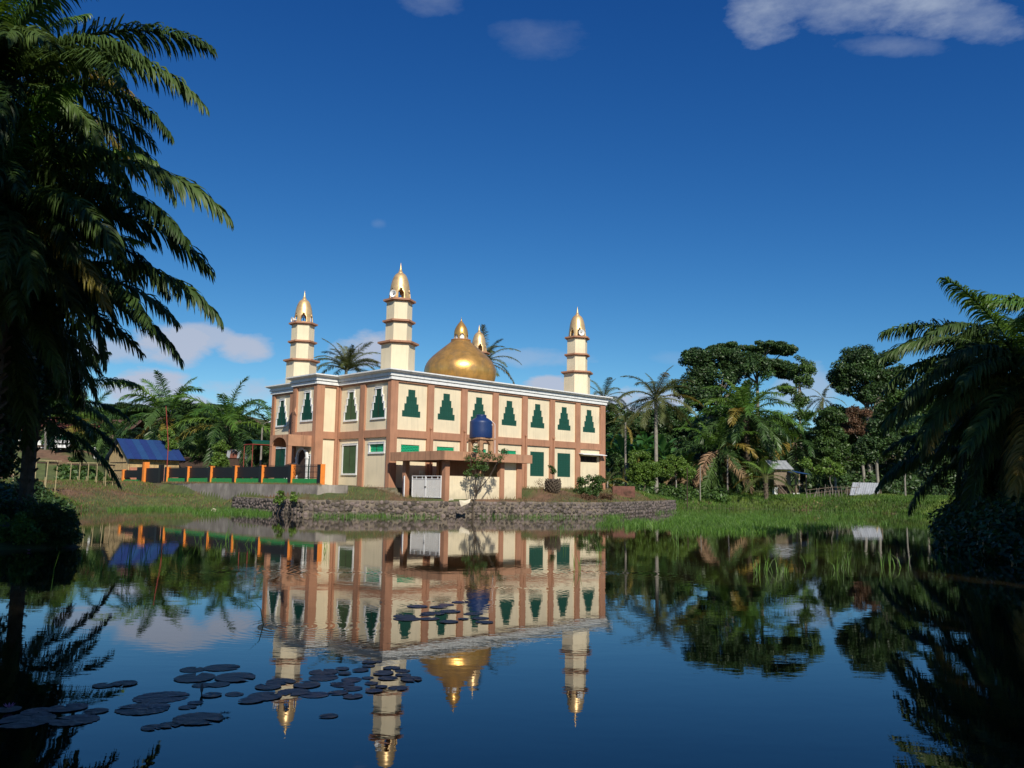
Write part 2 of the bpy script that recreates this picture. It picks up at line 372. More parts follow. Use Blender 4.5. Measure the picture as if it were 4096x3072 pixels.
# ------------------------------------------------------------------ the mosque
mosque = empty('mosque', W(0, 0), YAW, 'cream and terracotta two-storey mosque with golden dome and four slim golden-capped minarets beside the pond', 'mosque')
ZB, ZC, ZT, BL, BU, PT = 1.66, 9.14, 9.84, 5.17, 5.69, 9.01     # base, cornice foot, cornice top, band, panel top
def wallM(o, along, inward):   # (a, depth inwards, z) -> mosque local
    return Matrix(((along[0], inward[0], 0, o[0]), (along[1], inward[1], 0, o[1]), (0, 0, 1, 0), (0, 0, 0, 1)))
def STEP(c, w=(.81, .63, .47, .315), z=(6.63, 7.07, 7.57, 8.07, 8.57)):
    return [(c - w[i], c + w[i], z[i], z[i + 1]) for i in range(len(w))]
def facade(M, a0, a1, pil, bays):
    """pil: list of (x0,x1) pilasters; bays: list of (x0,x1,upper hole,lower hole,style)"""
    for (x0, x1) in pil:
        MB(M).box(x0, x1, 0, .27, ZB - .3, ZC).build('pilaster', terra, mosque)
    for (x0, x1, up, lo, style) in bays:
        MB(M).box(x0, x1, .012, .27, BL, BU).build('band', terra, mosque)
        MB(M).box(x0, x1, .012, .27, PT, ZC).build('band', terra, mosque)
        for (z0, z1, hole) in ((BU, PT, up), (ZB - .3, BL, lo)):
            m = MB(M)
            if not hole: m.box(x0, x1, .15, .27, z0, z1)
            else:
                m.box(x0, x1, .15, .27, z0, hole[0][2]); m.box(x0, x1, .15, .27, hole[-1][3], z1)
                for (ha, hb, za, zb) in hole: m.box(x0, ha, .15, .27, za, zb); m.box(hb, x1, .15, .27, za, zb)
            m.build('wall_panel', cream, mosque)
            if not hole: continue
            lattice = (z1 == BL and (hole[0][3] - hole[0][2]) < 1.0)
            frame = style != 'plain'
            pm = green_t if not frame else (glass_l if style == 'dusty' else glass_g)
            if lattice: pm = dark
            if style == 'awning' and z1 == BL: pm = dark
            if style == 'awning': frame = False; pm = dark if z1 == BL else green_t
            depth = .24 if lattice or pm is dark else (.128 if frame else .165)
            g = MB(M)
            for (ha, hb, za, zb) in hole: g.box(ha, hb, depth, .265, za, zb)
            wn = g.build('window', pm, mosque)
            ha, hb, za, zb = hole[0][0], hole[0][1], hole[0][2], hole[-1][3]
            if lattice and pm is dark and style != 'awning':
                lt = MB(M); n = 12; dx = (hb - ha) / n; rows = 5; dz = (zb - za) / rows
                for r in range(rows + 1):
                    zz = za + r * dz; lt.box(ha, hb, .185, .235, max(za, zz - .022), min(zb, zz + .022))
                for r in range(rows):
                    for k in range(n):
                        xa = ha + k * dx + (dx * .5 if r % 2 else 0); zz = za + r * dz
                        xb = min(xa + dx * .5, hb); xm = min(xa + dx * .25, hb)
                        if xb - xa > .02:
                            q = [(xa, .187, zz + .02), (xb, .187, zz + .02), (xm + dx * .05, .187, zz + dz - .02), (xm - dx * .05, .187, zz + dz - .02)]
                            q2 = [(x, .233, z) for x, y, z in q]
                            lt.add(q + q2, [(0, 1, 2, 3), (7, 6, 5, 4), (0, 3, 7, 4), (1, 5, 6, 2)])
                lt.build('lattice', green_b, wn)
            if not frame and not lattice and pm is green_t:      # joints between the vent blocks
                jt = MB(M)
                for (ha_, hb_, za_, zb_) in hole:
                    nn = max(2, round((hb_ - ha_) / .2)); dd = (hb_ - ha_) / nn
                    for k in range(1, nn): jt.box(ha_ + k * dd - .008, ha_ + k * dd + .008, .157, .164, za_ + .01, zb_ - .01)
                    nz_ = max(2, round((zb_ - za_) / .2)); dd = (zb_ - za_) / nz_
                    for k in range(1, nz_): jt.box(ha_ + .01, hb_ - .01, .1565, .1635, za_ + k * dd - .008, za_ + k * dd + .008)
                jt.build('block_joints', mat_joint, wn)['kind'] = 'stuff'
            if frame:
                f = MB(M); w = .125; d0, d1 = .085, .148
                f.box(ha - w, hb + w, d0 - .03, d1, hole[0][2] - w, hole[0][2])                    # sill
                for i, (xa, xb, zc, zd) in enumerate(hole):
                    f.box(xa - w, xa, d0, d1, zc, zd); f.box(xb, xb + w, d0, d1, zc, zd)
                    if i + 1 < len(hole):
                        na, nb = hole[i + 1][0], hole[i + 1][1]
                        f.box(xa - w - .02, na - w - .002, d0 - .02, d1, zd - .005, zd + .055); f.box(nb + w + .002, xb + w + .02, d0 - .02, d1, zd - .005, zd + .055)
                        f.box(xa, na, d0 + .004, d1, zd - .07, zd - .007) if na - xa > w else None
                xa, xb, zc, zd = hole[-1]
                f.box(xa - w, xb + w, d0 - .02, d1, zd, zd + w); f.box(xa - w - .03, xb + w + .03, d0 - .05, d1, zd + w, zd + w + .035)
                f.build('window_frame', white, wn)
                if style in ('glass', 'dusty'):
                    mu = MB(M); c = (hole[0][0] + hole[0][1]) / 2
                    mu.box(c - .012, c + .012, .112, .126, hole[0][2], hole[-1][3]); mu.build('mullion', dark, wn)
mat_joint = mat('block_joint', (.006, .06, .035), .8, 0)
# front wall
pil = [(0, .61)]; bays = []; x = .61
for i in range(7):
    c = x + 1.33 - .04; up = STEP(c)
    if i < 4: lo = [(c - .81, c + .81, 4.12, 4.68)]
    elif i < 6: lo = [(c - .80, c + .80, 2.75, 4.71)]
    else: lo = [(c - 1.13, c + 1.13, 4.06, 4.58)]
    bays.append((x, x + 2.66, up, lo, 'awning' if i == 6 else 'plain')); x += 2.66
    pil.append((x, x + (.56 if i < 6 else .67))); x += .56
facade(wallM((0, 0), (1, 0), (0, 1)), 0, 23.26, pil, bays)
SW = lambda c: STEP(c, (.76, .60, .45, .30), (6.55, 7.12, 7.62, 8.1, 8.58))
facade(wallM((0, 0), (0, 1), (1, 0)), 0, 6.5, [(.272, .40), (3.14, 3.73), (6.34, 6.498)],
       [(.40, 3.14, SW(1.60), [(.82, 2.48, 4.15, 4.70)], 'glass'), (3.73, 6.34, SW(5.0), [(4.12, 5.80, 2.66, 4.68)], 'dusty')])
facade(wallM((0, 6.5), (-1, 0), (0, 1)), 0, 1.85, [(.002, .15), (1.19, 1.85)], [(.15, 1.19, None, None, 'plain')])
facade(wallM((-1.85, 6.5), (0, 1), (1, 0)), 0, 3.4, [(.272, .45), (2.85, 3.4)], [(.45, 2.85, SW(1.45), [(.75, 2.05, 1.75, 3.9)], 'door')])
facade(wallM((0, 9.9), (0, 1), (1, 0)), 0, 6.5, [(.0, .55), (3.15, 3.60), (6.05, 6.498)],
       [(.55, 3.15, SW(1.9), [(1.05, 2.75, 2.66, 4.68)], 'glass'), (3.60, 6.05, SW(4.98), [(4.12, 5.84, 2.1, 4.66)], 'glass')])
core = MB()
core.box(.272, 22.99, .272, 16.1, .9, 9.7); core.box(-1.578, .27, 6.772, 9.63, .9, 9.7)
core.box(-1.85, .27, 9.63, 9.9, .9, ZC); core.box(.0, .271, 16.11, 16.4, .9, ZC); core.box(.272, 23.26, 16.102, 16.4, .9, ZC); core.box(22.992, 23.26, .272, 16.1, .9, ZC)
core.build('wall', terra, mosque)
MB().box(.3, 22.9, .3, 16.1, 9.702, 9.76).build('roof', conc, mosque)
# cornice swept round the plan
plan = [(0, 0), (23.26, 0), (23.26, 16.4), (0, 16.4), (0, 9.9), (-1.85, 9.9), (-1.85, 6.5), (0, 6.5)]
prof = [(-.30, ZC), (.10, ZC), (.10, ZC + .19), (.02, ZC + .192), (.02, ZC + .25), (.17, ZC + .252), (.17, ZC + .38), (.12, ZC + .382), (.12, ZC + .47), (.20, ZC + .50), (.30, ZC + .545), (.37, ZC + .56),
        (.37, ZC + .61), (.46, ZC + .612), (.46, ZT), (-.30, ZT)]
def sweep(mb, plan, prof):
    n = len(plan); k = len(prof); base = len(mb.v); offs = []
    for i in range(n):
        p0, p1, p2 = Vector(plan[i - 1]), Vector(plan[i]), Vector(plan[(i + 1) % n])
        d0 = (p1 - p0).normalized(); d1 = (p2 - p1).normalized()
        offs.append(Vector((d0.y, -d0.x)) + Vector((d1.y, -d1.x)))
    for i in range(n):
        for (o, z) in prof: mb.v.append((plan[i][0] + offs[i].x * o, plan[i][1] + offs[i].y * o, z))
    for i in range(n):
        j = (i + 1) % n
        for a in range(k):
            b = (a + 1) % k; mb.f.append((base + i * k + a, base + j * k + a, base + j * k + b, base + i * k + b))
    return mb
sweep(MB(), plan, prof).build('cornice', white, mosque)
# base course of grey concrete under the side wall
MB().box(-.05, 22.9, -.055, -.002, .9, 1.70).box(-.055, -.002, -.05, 6.5, .9, 1.705).build('plinth', conc2, mosque)

# minarets
def shell_arches(mb, prof, n, arches, az0, zlo, zhi, halfdeg, th=.10):
    """dome cap whose foot is pierced by pointed arches: ring faces left out where an arch stands"""
    ro = [(r, z) for r, z in prof]
    def keep(a, z):
        if z < zlo or z > zhi: return True
        q = ((a - az0) % (360 / arches)); q = min(q, 360 / arches - q)
        zz = (z - zlo) / (zhi - zlo); wl = halfdeg if zz < .55 else halfdeg * max(0.0, 1 - ((zz - .55) / .45) ** 1.6)
        return q > wl
    for off in (0, th):
        base = len(mb.v)
        for (r, z) in ro:
            for k in range(n):
                a = 2 * math.pi * k / n; rr = max(r - off, .005); mb.v.append((rr * math.cos(a), rr * math.sin(a), z))
        for i in range(len(ro) - 1):
            zm = (ro[i][1] + ro[i + 1][1]) / 2
            for k in range(n):
                am = 360 * (k + .5) / n
                if keep(am, zm):
                    k2 = (k + 1) % n; f = (base + i * n + k, base + i * n + k2, base + (i + 1) * n + k2, base + (i + 1) * n + k)
                    mb.f.append(f if off == 0 else f[::-1])
                    if off == 0:      # reveal faces beside an opening
                        for kk, edge in ((k - 1, k), (k + 1, k2)):
                            if not keep(360 * (kk + .5) / n, zm):
                                e = edge % n; B = len(ro) * n
                                mb.f.append((base + i * n + e, base + (i + 1) * n + e, base + (i + 1) * n + e + B, base + i * n + e + B))
    return mb
def hexp(r, ph): return [(r * math.cos(ph + k * math.pi / 3), r * math.sin(ph + k * math.pi / 3)) for k in range(6)]
def minaret(s, t, horn=None):
    # face normals stand 30 degrees off the front wall; local frame of the mosque
    ph = D2R(30)
    root = MB().prism(hexp(1.22, ph), 9.6, 11.86).build('minaret', cream, mosque); root.location = (s, t, 0)
    def sec(r, z0, z1): MB().prism(hexp(r, ph), z0, z1).build('shaft', cream, root)
    def ledge(r, z, r2):
        MB().prism(hexp(r, ph), z, z + .13).prism(hexp((r + r2) / 2, ph), z - .06, z - .002).build('ledge', terra, root)
    ledge(1.50, 11.92, 1.22); sec(.955, 12.052, 13.44); ledge(1.20, 13.50, .955); sec(.93, 13.632, 14.98); ledge(1.19, 15.04, .93)
    fr_ = [(0, 1), (.03, .995), (.07, .985), (.11, .975), (.15, .965), (.19, .955), (.23, .945), (.27, .93), (.31, .92), (.35, .905), (.39, .89), (.45, .87), (.52, .845), (.6, .805), (.69, .75), (.77, .685), (.84, .615), (.9, .535), (.95, .43), (.98, .33), (1, .2)]
    pr = [(.80 * b, 15.17 + 2.03 * a) for a, b in fr_]
    cap = shell_arches(MB(), pr, 72, 6, 0, 15.22, 15.96, 14.5).build('minaret_cap', goldm, root, True)
    MB().lathe([(.20, 17.15), (.21, 17.2), (.165, 17.22), (.17, 17.30), (.12, 17.32), (.085, 17.5), (.045, 17.72), (.012, 17.92), (.004, 18.02)], 14).build('finial', goldm, root, True)
    MB().tube([(0, 0, 15.17), (0, 0, 15.8)], .03, 6).build('post', dark, root)
    if horn is not None:
        for (az, rr, hz, sz) in horn:
            a = D2R(az); M_ = Matrix.Translation((rr * math.cos(a), rr * math.sin(a), hz)) @ Matrix.Rotation(a, 4, 'Z') @ Matrix.Rotation(D2R(90), 4, 'Y')
            h = MB(M_); h.lathe([(.05, -.35), (.06, -.2), (.10, -.08), (.17, .03), (sz, .12), (sz + .015, .13), (sz - .01, .12), (.13, .03), (.05, -.05)], 20)
            hb = h.build('loudspeaker', metal_w, root, True)
            MB(M_).lathe([(.05, -.04), (.045, .07), (.01, .09)], 10).build('loudspeaker_core', conc, root, True)
    return root
# mosque-local azimuths: world direction towards the camera is about -Y
minaret(1.66, 1.58, [(205, .93, 15.46, .25)])
minaret(1.66, 14.8, [(170, .9, 15.4, .2)])
minaret(21.62, 1.9, [(-118, .95, 15.46, .26)])
minaret(21.6, 14.9)
# great dome with its lantern
dome = empty('dome', (11.90, 6.5, 0)); dome.parent = mosque
dp = [(2.35, 9.762), (2.5, 9.95), (2.72, 10.25), (2.92, 10.7), (3.03, 11.15), (3.05, 11.5), (2.99, 11.8), (2.86, 12.1), (2.66, 12.4), (2.38, 12.7), (2.05, 13.0), (1.70, 13.3), (1.36, 13.58), (1.07, 13.82), (.88, 13.98), (.83, 14.12)]
MB().lathe(dp, 64).build('dome_shell', gold, dome, True)
MB().lathe([(.80, 14.12), (.84, 14.15), (.84, 14.2), (.60, 14.21)], 40).build('dome_collar', terra, dome, False)
lp = [(.60, 14.2), (.60, 14.28), (.60, 14.38), (.60, 14.48), (.60, 14.56), (.60, 14.64), (.60, 14.7), (.59, 14.85), (.56, 15.0), (.50, 15.18), (.41, 15.36), (.29, 15.54), (.17, 15.7), (.08, 15.82), (.035, 15.92), (.03, 15.98)]
shell_arches(MB(), lp, 64, 6, 0, 14.22, 14.68, 20, .05).build('lantern', gold, dome, True)
MB().lathe([(.50, 14.22), (.50, 14.72)], 24).build('lantern_screen', white, dome)
MB().lathe([(.03, 15.98), (.05, 16.0), (.012, 16.06), (.006, 16.2)], 8).build('finial', gold, dome)
# porch on the wing: arched fascia box on columns
pm_ = MB()
def arch_wall(mb, a0, a1, zb, zt, ca, ra, za, fix, th, axis):
    """wall in plane fix..fix+th with an arched opening of radius ra centred on ca springing at za"""
    n = 14; pts = [(ca - ra * math.cos(math.pi * k / n), za + ra * .62 * math.sin(math.pi * k / n)) for k in range(n + 1)]
    def q(a, z, d): return (a, d, z) if axis == 'x' else (d, a, z)
    def pan(x0, x1, zl0, zl1, z1):
        vs = [q(x0, zl0, fix), q(x1, zl1, fix), q(x1, z1, fix), q(x0, z1, fix), q(x0, zl0, fix + th), q(x1, zl1, fix + th), q(x1, z1, fix + th), q(x0, z1, fix + th)]
        mb.add(vs, [(0, 1, 2, 3), (7, 6, 5, 4), (0, 4, 5, 1), (3, 2, 6, 7), (0, 3, 7, 4), (1, 5, 6, 2)])
    pan(a0, ca - ra, zb, zb, zt); pan(ca + ra, a1, zb, zb, zt)
    for k in range(n): pan(pts[k][0], pts[k + 1][0], max(pts[k][1], zb), max(pts[k + 1][1], zb), zt)
    return mb
pA, pB, pS = 6.95, 9.55, -3.75
arch_wall(pm_, pA, pB, 4.55, 5.36, (pA + pB) / 2, 1.02, 4.55, pS, .12, 'y')
pm_.box(pS + .122, -1.86, pA, pA + .12, 4.55, 5.36).box(pS + .122, -1.86, pB - .12, pB, 4.55, 5.36).box(pS + .122, -1.86, pA + .122, pB - .122, 5.18, 5.3)
porch = pm_.build('porch', terra2, mosque)
MB().box(pS + .02, pS + .32, pA + .02, pA + .3, 1.7, 4.548).build('column', terra, porch); MB().box(pS + .02, pS + .32, pB - .3, pB - .02, 1.7, 4.548).build('column', terra, porch)
MB().box(pS - .3, -1.9, pA - .1, pB + .1, 1.5, 1.86).build('floor_step', rust, porch)
# arched white door surround on the wing wall and the door leaf
ds = MB(); n = 16; c, r0, r1, zs = 8.05, .62, .76, 3.75
for k in range(n):
    a0_, a1_ = math.pi * k / n, math.pi * (k + 1) / n
    o = [(c - r1 * math.cos(a0_), zs + r1 * math.sin(a0_)), (c - r1 * math.cos(a1_), zs + r1 * math.sin(a1_)), (c - r0 * math.cos(a1_), zs + r0 * math.sin(a1_)), (c - r0 * math.cos(a0_), zs + r0 * math.sin(a0_))]
    ds.add([(-2.02, a, z) for a, z in o] + [(-1.85, a, z) for a, z in o], [(0, 1, 2, 3), (0, 4, 5, 1), (3, 2, 6, 7)])
ds.box(-2.02, -1.85, c - r1, c - r0, 1.8, zs).box(-2.02, -1.85, c + r0, c + r1, 1.8, zs).box(-2.05, -1.85, c - r1 - .06, c - r0 + .02, zs - .06, zs + .06).box(-2.05, -1.85, c + r0 - .02, c + r1 + .06, zs - .06, zs + .06)
dl = ds.build('door_surround', white, mosque)
dlm = MB().box(-1.87, -1.84, c - r0, c + r0, 1.75, zs)
dlm.add([(-1.87, c - r0 * math.cos(math.pi * k / 12), zs + r0 * math.sin(math.pi * k / 12)) for k in range(13)], [tuple(range(13))]); dlm.build('door', wood_d, mosque)
# awning above the last window, down pipes, bracket triangle
MB().add([(19.7, -.52, 4.66), (22.85, -.52, 4.66), (22.85, .14, 4.78), (19.7, .14, 4.78), (19.7, -.52, 4.71), (22.85, -.52, 4.71), (22.85, .14, 4.83), (19.7, .14, 4.83)],
         [(0, 3, 2, 1), (4, 5, 6, 7), (0, 1, 5, 4), (1, 2, 6, 5), (2, 3, 7, 6), (3, 0, 4, 7)]).build('awning', white, mosque)
for k in range(1, 4): MB().box(19.99 + k * .56, 20.03 + k * .56, .19, .235, 4.06, 4.58).build('louver_bar', black_m, mosque)
for s_, zt_ in ((3.55, 5.86), (6.78, 5.86), (13.25, 5.86), (16.5, 5.82)):
    MB().tube([(s_, -.09, 1.2), (s_, -.09, zt_)], .065, 8).lathe([(.10, zt_ - .02), (.11, zt_ + .02), (.11, zt_ + .12), (.09, zt_ + .14)], 10, (s_, -.09)).build('down_pipe', terra, mosque, False)
MB().tube([W0 for W0 in [(22.6, .05, 9.1), (22.3, -.3, 8.4), (22.35, -.1, 7.7)]], .012, 4).build('loose_wire', black_m, mosque)
MB().add([(-1.97, 9.35, 7.3), (-1.86, 9.75, 7.05), (-1.86, 9.2, 6.95), (-1.86, 9.4, 7.62)], [(0, 1, 2), (0, 3, 1), (0, 2, 3)]).build('wall_bracket', terra2, mosque)
# signboard and wall notice inside the porch
MB().box(-1.9, -1.862, 9.0, 9.25, 3.0, 3.4).build('notice_board', white, mosque)

# ------------------------------------------------------------------ washroom annexe in front of the mosque
annexe = empty('washroom_annexe', W(0, 0), YAW, 'low terracotta and cream washroom building with flat slab roof in front of the mosque', 'annexe')
slab = MB(); sweep(slab, [(-.52, -6.46), (7.37, -6.46), (7.37, -.80), (-.52, -.80)], [(-.12, 3.48), (0, 3.48), (0, 4.05), (-.12, 4.05)])
slab.build('roof_fascia', terra2, annexe); MB().box(-.40, 7.25, -6.34, -.92, 3.62, 3.90).build('roof_slab', conc, annexe)
for (a, b, c_, d_, z) in ((0, .36, -5.96, -5.62, 3.62), (4.83, 5.20, -5.96, -5.62, 3.62), (6.42, 6.88, -5.96, -5.5, 3.62), (.0, .34, -1.86, -1.52, 3.62), (6.42, 6.88, -1.4, -1.0, 3.62), (3.1, 3.4, -1.6, -1.3, 3.62)):
    MB().box(a, b, c_, d_, .8, z).build('column', terra, annexe)
MB().box(.362, 4.828, -5.86, -5.72, .8, 2.50).build('front_wall', cream, annexe)
MB().box(5.202, 6.418, -5.86, -5.72, .8, 3.60).build('front_wall', cream, annexe)
MB().box(6.55, 6.7, -5.49, -1.41, .8, 3.60).build('side_wall', cream, annexe)
MB().box(3.2, 3.3, -5.70, -1.62, .8, 3.60).build('partition_wall', terra, annexe)
MB().box(0.4, 6.4, -5.7, -.1, .9, 1.045).build('floor_slab', conc, annexe)
# gate: closed leaf and open leaf, every bar on its own
gate = empty('metal_gate', W(.1, -5.6), YAW, 'white barred metal gate of the washroom, left leaf swung open', 'gate')
def leafgate(M, Lw, n, z0, z1, name='gate_leaf'):
    f = MB(M); t = .025
    f.box(0, .05, -t, t, z0, z1).box(Lw - .05, Lw, -t, t, z0, z1).box(.05, Lw - .05, -t, t, z0, z0 + .04).box(.05, Lw - .05, -t, t, z1 - .04, z1).box(.05, Lw - .05, -t, t, z1 - .22, z1 - .18)
    r = f.build(name, metal_w, gate)
    for k in range(n):
        x = .05 + (Lw - .1) * (k + .5) / n
        MB(M).box(x - .014, x + .014, -.012, .012, z0 + .04, z1 - .22).build('gate_bar', metal_w, r)
        if k % 7 == 3: MB(M).box(x - .02, x + .02, -.014, .014, z1 - .18, z1 - .04).build('gate_bar', metal_w, r)
    return r
leafgate(wallM((-.12, 0), (0, 1), (1, 0)), 1.55, 17, 1.10, 2.50)
leafgate(wallM((-.12, 1.56), (0, 1), (1, 0)), 1.42, 15, 1.10, 2.50)
leafgate(wallM((-.12, 3.92), (-.55, -.83), (.83, -.55)), 1.1, 7, 1.10, 2.48)
MB(wallM((-.12, 0), (0, 1), (1, 0))).box(1.50, 1.62, -.05, .05, 1.72, 1.82).build('latch', black_m, gate)
tag(MB(Matrix.Translation(W(2.0, -1.0)) @ Matrix.Rotation(YAW, 4, 'Z')).box(-.18, .18, -.05, -.02, 2.55, 2.9).build('notice_board', metal_w), 'small white notice board hanging in the shade behind the metal gate', 'notice board')
# steps / broken block wall beside the gate
blocks = empty('concrete_steps', W(-.9, -2.0), YAW, 'weathered grey concrete block steps between the grass bank and the white gate', 'steps')
for i, (a0_, a1_, b0_, b1_, z0_, z1_) in enumerate([(-1.0, .75, 0, .9, .8, 1.10), (-.9, .75, .45, 1.5, 1.102, 1.37), (-.8, .8, .95, 1.9, 1.372, 1.66)]):
    MB().box(a0_, a1_, b0_, b1_, z0_, z1_).build('step', conc2, blocks)
# water tank on four legs
tank = empty('water_tank', W(5.1, -3.65), YAW, 'blue plastic water tank raised over the washroom roof', 'water tank')
MB().lathe([(.79, 5.20), (.81, 5.23), (.80, 5.7), (.79, 6.2), (.79, 6.30), (.775, 6.36), (.73, 6.40), (.60, 6.50), (.45, 6.60), (.37, 6.63), (.36, 6.72)], 40).build('tank_body', tank_m, tank, True)
MB().lathe([(.34, 6.70), (.37, 6.72), (.37, 6.80), (.30, 6.83), (.05, 6.84)], 24).build('lid', tank_m, tank, True)
tower = empty('tank_tower', W(5.1, -3.65), YAW, 'short stained concrete legs carrying the blue water tank', 'tank stand')
for (a, b) in ((-.62, -.62), (.35, -.62), (-.62, .35), (.35, .35)):
    lg = MB().box(a, a + .26, b, b + .26, 3.9, 5.08); lg.build('leg', leg_m, tower)
for yy in (-.60, .37):
    MB().add([(-.36, yy, 5.08), (.35, yy, 5.08), (.35, yy, 4.75), (.13, yy, 5.0), (-.14, yy, 5.0), (-.36, yy, 4.75)] + [(-.36, yy + .2, 5.08), (.35, yy + .2, 5.08), (.35, yy + .2, 4.75), (.13, yy + .2, 5.0), (-.14, yy + .2, 5.0), (-.36, yy + .2, 4.75)],
             [(0, 5, 4, 3, 2, 1), (6, 7, 8, 9, 10, 11), (5, 11, 10, 4), (4, 10, 9, 3), (3, 9, 8, 2)]).build('bracket', leg_m, tower)
MB().box(-.72, .72, -.72, .72, 5.082, 5.197).build('platform', leg_m, tower)
MB().tube([(.86, -.55, 4.0), (.86, -.5, 6.2), (.70, -.3, 6.45)], .018, 6).build('pipe', metal_w, tower)
def text(s, name, m, size, M, parent, depth=.004):
    cu = bpy.data.curves.new(name, 'FONT'); cu.body = s; cu.size = size; cu.extrude = depth; cu.align_x = 'CENTER'; cu.resolution_u = 2
    cu.materials.append(m); tmp = bpy.data.objects.new(name, cu); col.objects.link(tmp); dg = bpy.context.evaluated_depsgraph_get(); me = bpy.data.meshes.new_from_object(tmp.evaluated_get(dg)); bpy.data.objects.remove(tmp)
    o = bpy.data.objects.new(name, me); col.objects.link(o)
    o.parent = parent; o.matrix_local = M; return o
# lettering on the tank body, wrapped letter by letter on its right-hand flank
for k, (w_, h_, dz) in enumerate([(.02, .04, .05), (.02, .04, .05), (.07, .12, 0), (.06, .10, .01), (.055, .11, .0), (.06, .09, .01), (.05, .10, .0)]):
    a = D2R(-64 + k * 4.6); rr = .795
    MB(Matrix.Translation((rr * math.cos(a), rr * math.sin(a), 6.06 + dz)) @ Matrix.Rotation(a + math.pi / 2, 4, 'Z')).box(-w_ / 2, w_ / 2, -.004, .004, 0, h_ * .3).box(-w_ / 2, -w_ / 2 + .016, -.0045, .0045, h_ * .3, h_).box(w_ / 6, w_ / 2, -.0042, .0042, h_ * .62, h_).build('lettering', metal_w, tank)
a = D2R(-46)
MB(Matrix.Translation((.795 * math.cos(a), .795 * math.sin(a), 5.96)) @ Matrix.Rotation(a + math.pi / 2, 4, 'Z')).add([(-.05, -.003, .06), (.05, -.003, .06), (.05, -.003, .0), (0, -.003, -.05), (-.05, -.003, 0)], [(0, 4, 3, 2, 1)]).build('emblem', metal_w, tank)

# ------------------------------------------------------------------ stone retaining wall
def build_stone_wall():
    pts = [Vector((*shore[i], 0)) for i in wall_i]
    wall = empty('stone_retaining_wall', pts[8], 0, 'long low wall of rounded river stones holding the mosque bank above the water', 'retaining wall')
    inv = Matrix.Translation(-pts[8])
    cum = [0]
    for a, b in zip(pts, pts[1:]): cum.append(cum[-1] + (b - a).length)
    def at(d):
        for i in range(len(pts) - 1):
            if d <= cum[i + 1] or i == len(pts) - 2:
                t = (d - cum[i]) / (cum[i + 1] - cum[i]); p = pts[i].lerp(pts[i + 1], t); e = (pts[i + 1] - pts[i]).normalized(); return p, e
    # outward (towards the water): shore runs anticlockwise round the pond, so water is on its left
    body = MB(inv); n = 90
    for k in range(n + 1):
        p, e = at(cum[-1] * k / n); w = Vector((-e.y, e.x, 0)); jz = R.uniform(-.02, .03)
        for (o, z) in ((.06, -.5), (.0, .86 + jz), (-.07, .90 + jz), (-.55, .88), (-.55, -.5)): body.v.append(tuple(p + w * o + Vector((0, 0, z))))
    for k in range(n):
        for a in range(4): body.f.append((k * 5 + a, (k + 1) * 5 + a, (k + 1) * 5 + a + 1, k * 5 + a + 1))
    body.build('mortar_core', mortar, wall)
    var = []
    for q in range(8):
        m = MB(); ns = R.choice([6, 7, 8]); o1 = []; o2 = []; o3 = []
        for k in range(ns):
            a = 2 * math.pi * k / ns + R.uniform(-.2, .2); r = R.uniform(.86, 1.06)
            ca, sa = math.cos(a), math.sin(a)
            o1.append((r * ca, 0, r * sa)); o2.append((r * ca * .9, .30, r * sa * .9)); o3.append((r * ca * .55, .46 + R.uniform(-.04, .04), r * sa * .55))
        m.add(o1 + o2 + o3, [(k, (k + 1) % ns, ns + (k + 1) % ns, ns + k) for k in range(ns)] + [(ns + k, ns + (k + 1) % ns, 2 * ns + (k + 1) % ns, 2 * ns + k) for k in range(ns)] + [tuple(range(2 * ns, 3 * ns))])
        me = m.mesh('stone', stone_m); me.shade_smooth(); var.append((m, me))
    places = []; row = 0; cw_ = .285
    for row in range(4):
        d = cw_ * (.5 if row % 2 else 0) + R.uniform(-.03, .03)
        while d < cum[-1]:
            q = R.random(); sz = .33 if q > .82 else (.20 if q < .22 else .27)
            places.append((d + R.uniform(-.05, .05), .10 + row * .215 + R.uniform(-.08, .08), sz * R.uniform(.95, 1.3), sz * R.uniform(.78, 1.02))); d += cw_ * (1.0 if sz < .3 else 1.12)
    mid = (cum[6] + cum[13]) / 2
    places.sort(key=lambda p: abs(p[0] - mid))
    rest = MB(inv)
    for i, (d, z, ln, h) in enumerate(places):
        p, e = at(d); w = Vector((-e.y, e.x, 0)); m, me = var[i % 8]
        o_ = p + w * (.05 - .06 * (z / .9)) + Vector((0, 0, z)); a = R.uniform(-.6, .6)
        ex = e * (ln / 2) * R.choice([-1, 1]); M_ = Matrix(((ex.x, w.x * .12, 0, o_.x), (ex.y, w.y * .12, 0, o_.y), (0, 0, h / 2, o_.z), (0, 0, 0, 1))) @ Matrix.Rotation(a, 4, 'Y')
        if i < 300: link('stone', me, wall, M=inv @ M_)
        else:
            rest.add([inv @ (M_ @ Vector(v)) + pts[8] for v in m.v], m.f)
    rest.M = inv; o = rest.build('stones', stone_i, wall, True); o['kind'] = 'stuff'
    # seep pipes
    for (px, py) in ((1975, 2050), (1532, 2038), (1632, 2048), (2242, 2060), (2348, 2058)):
        c = G(px, 2064, 0); 
    c = P(1975, 2048, at(cum[8] + 1.0)[0].y)
    return wall
build_stone_wall()
dp_ = P(1978, 2046, 54.6)
tag(MB().tube([dp_ + Vector((0, .9, .02)), dp_ + Vector((0, -.25, 0))], .07, 10, False).tube([dp_ + Vector((0, .9, .02)), dp_ + Vector((0, -.24, 0))], .055, 10).build('drain_pipe', black_m), 'short black drain pipe poking out of the stone wall', 'pipe')

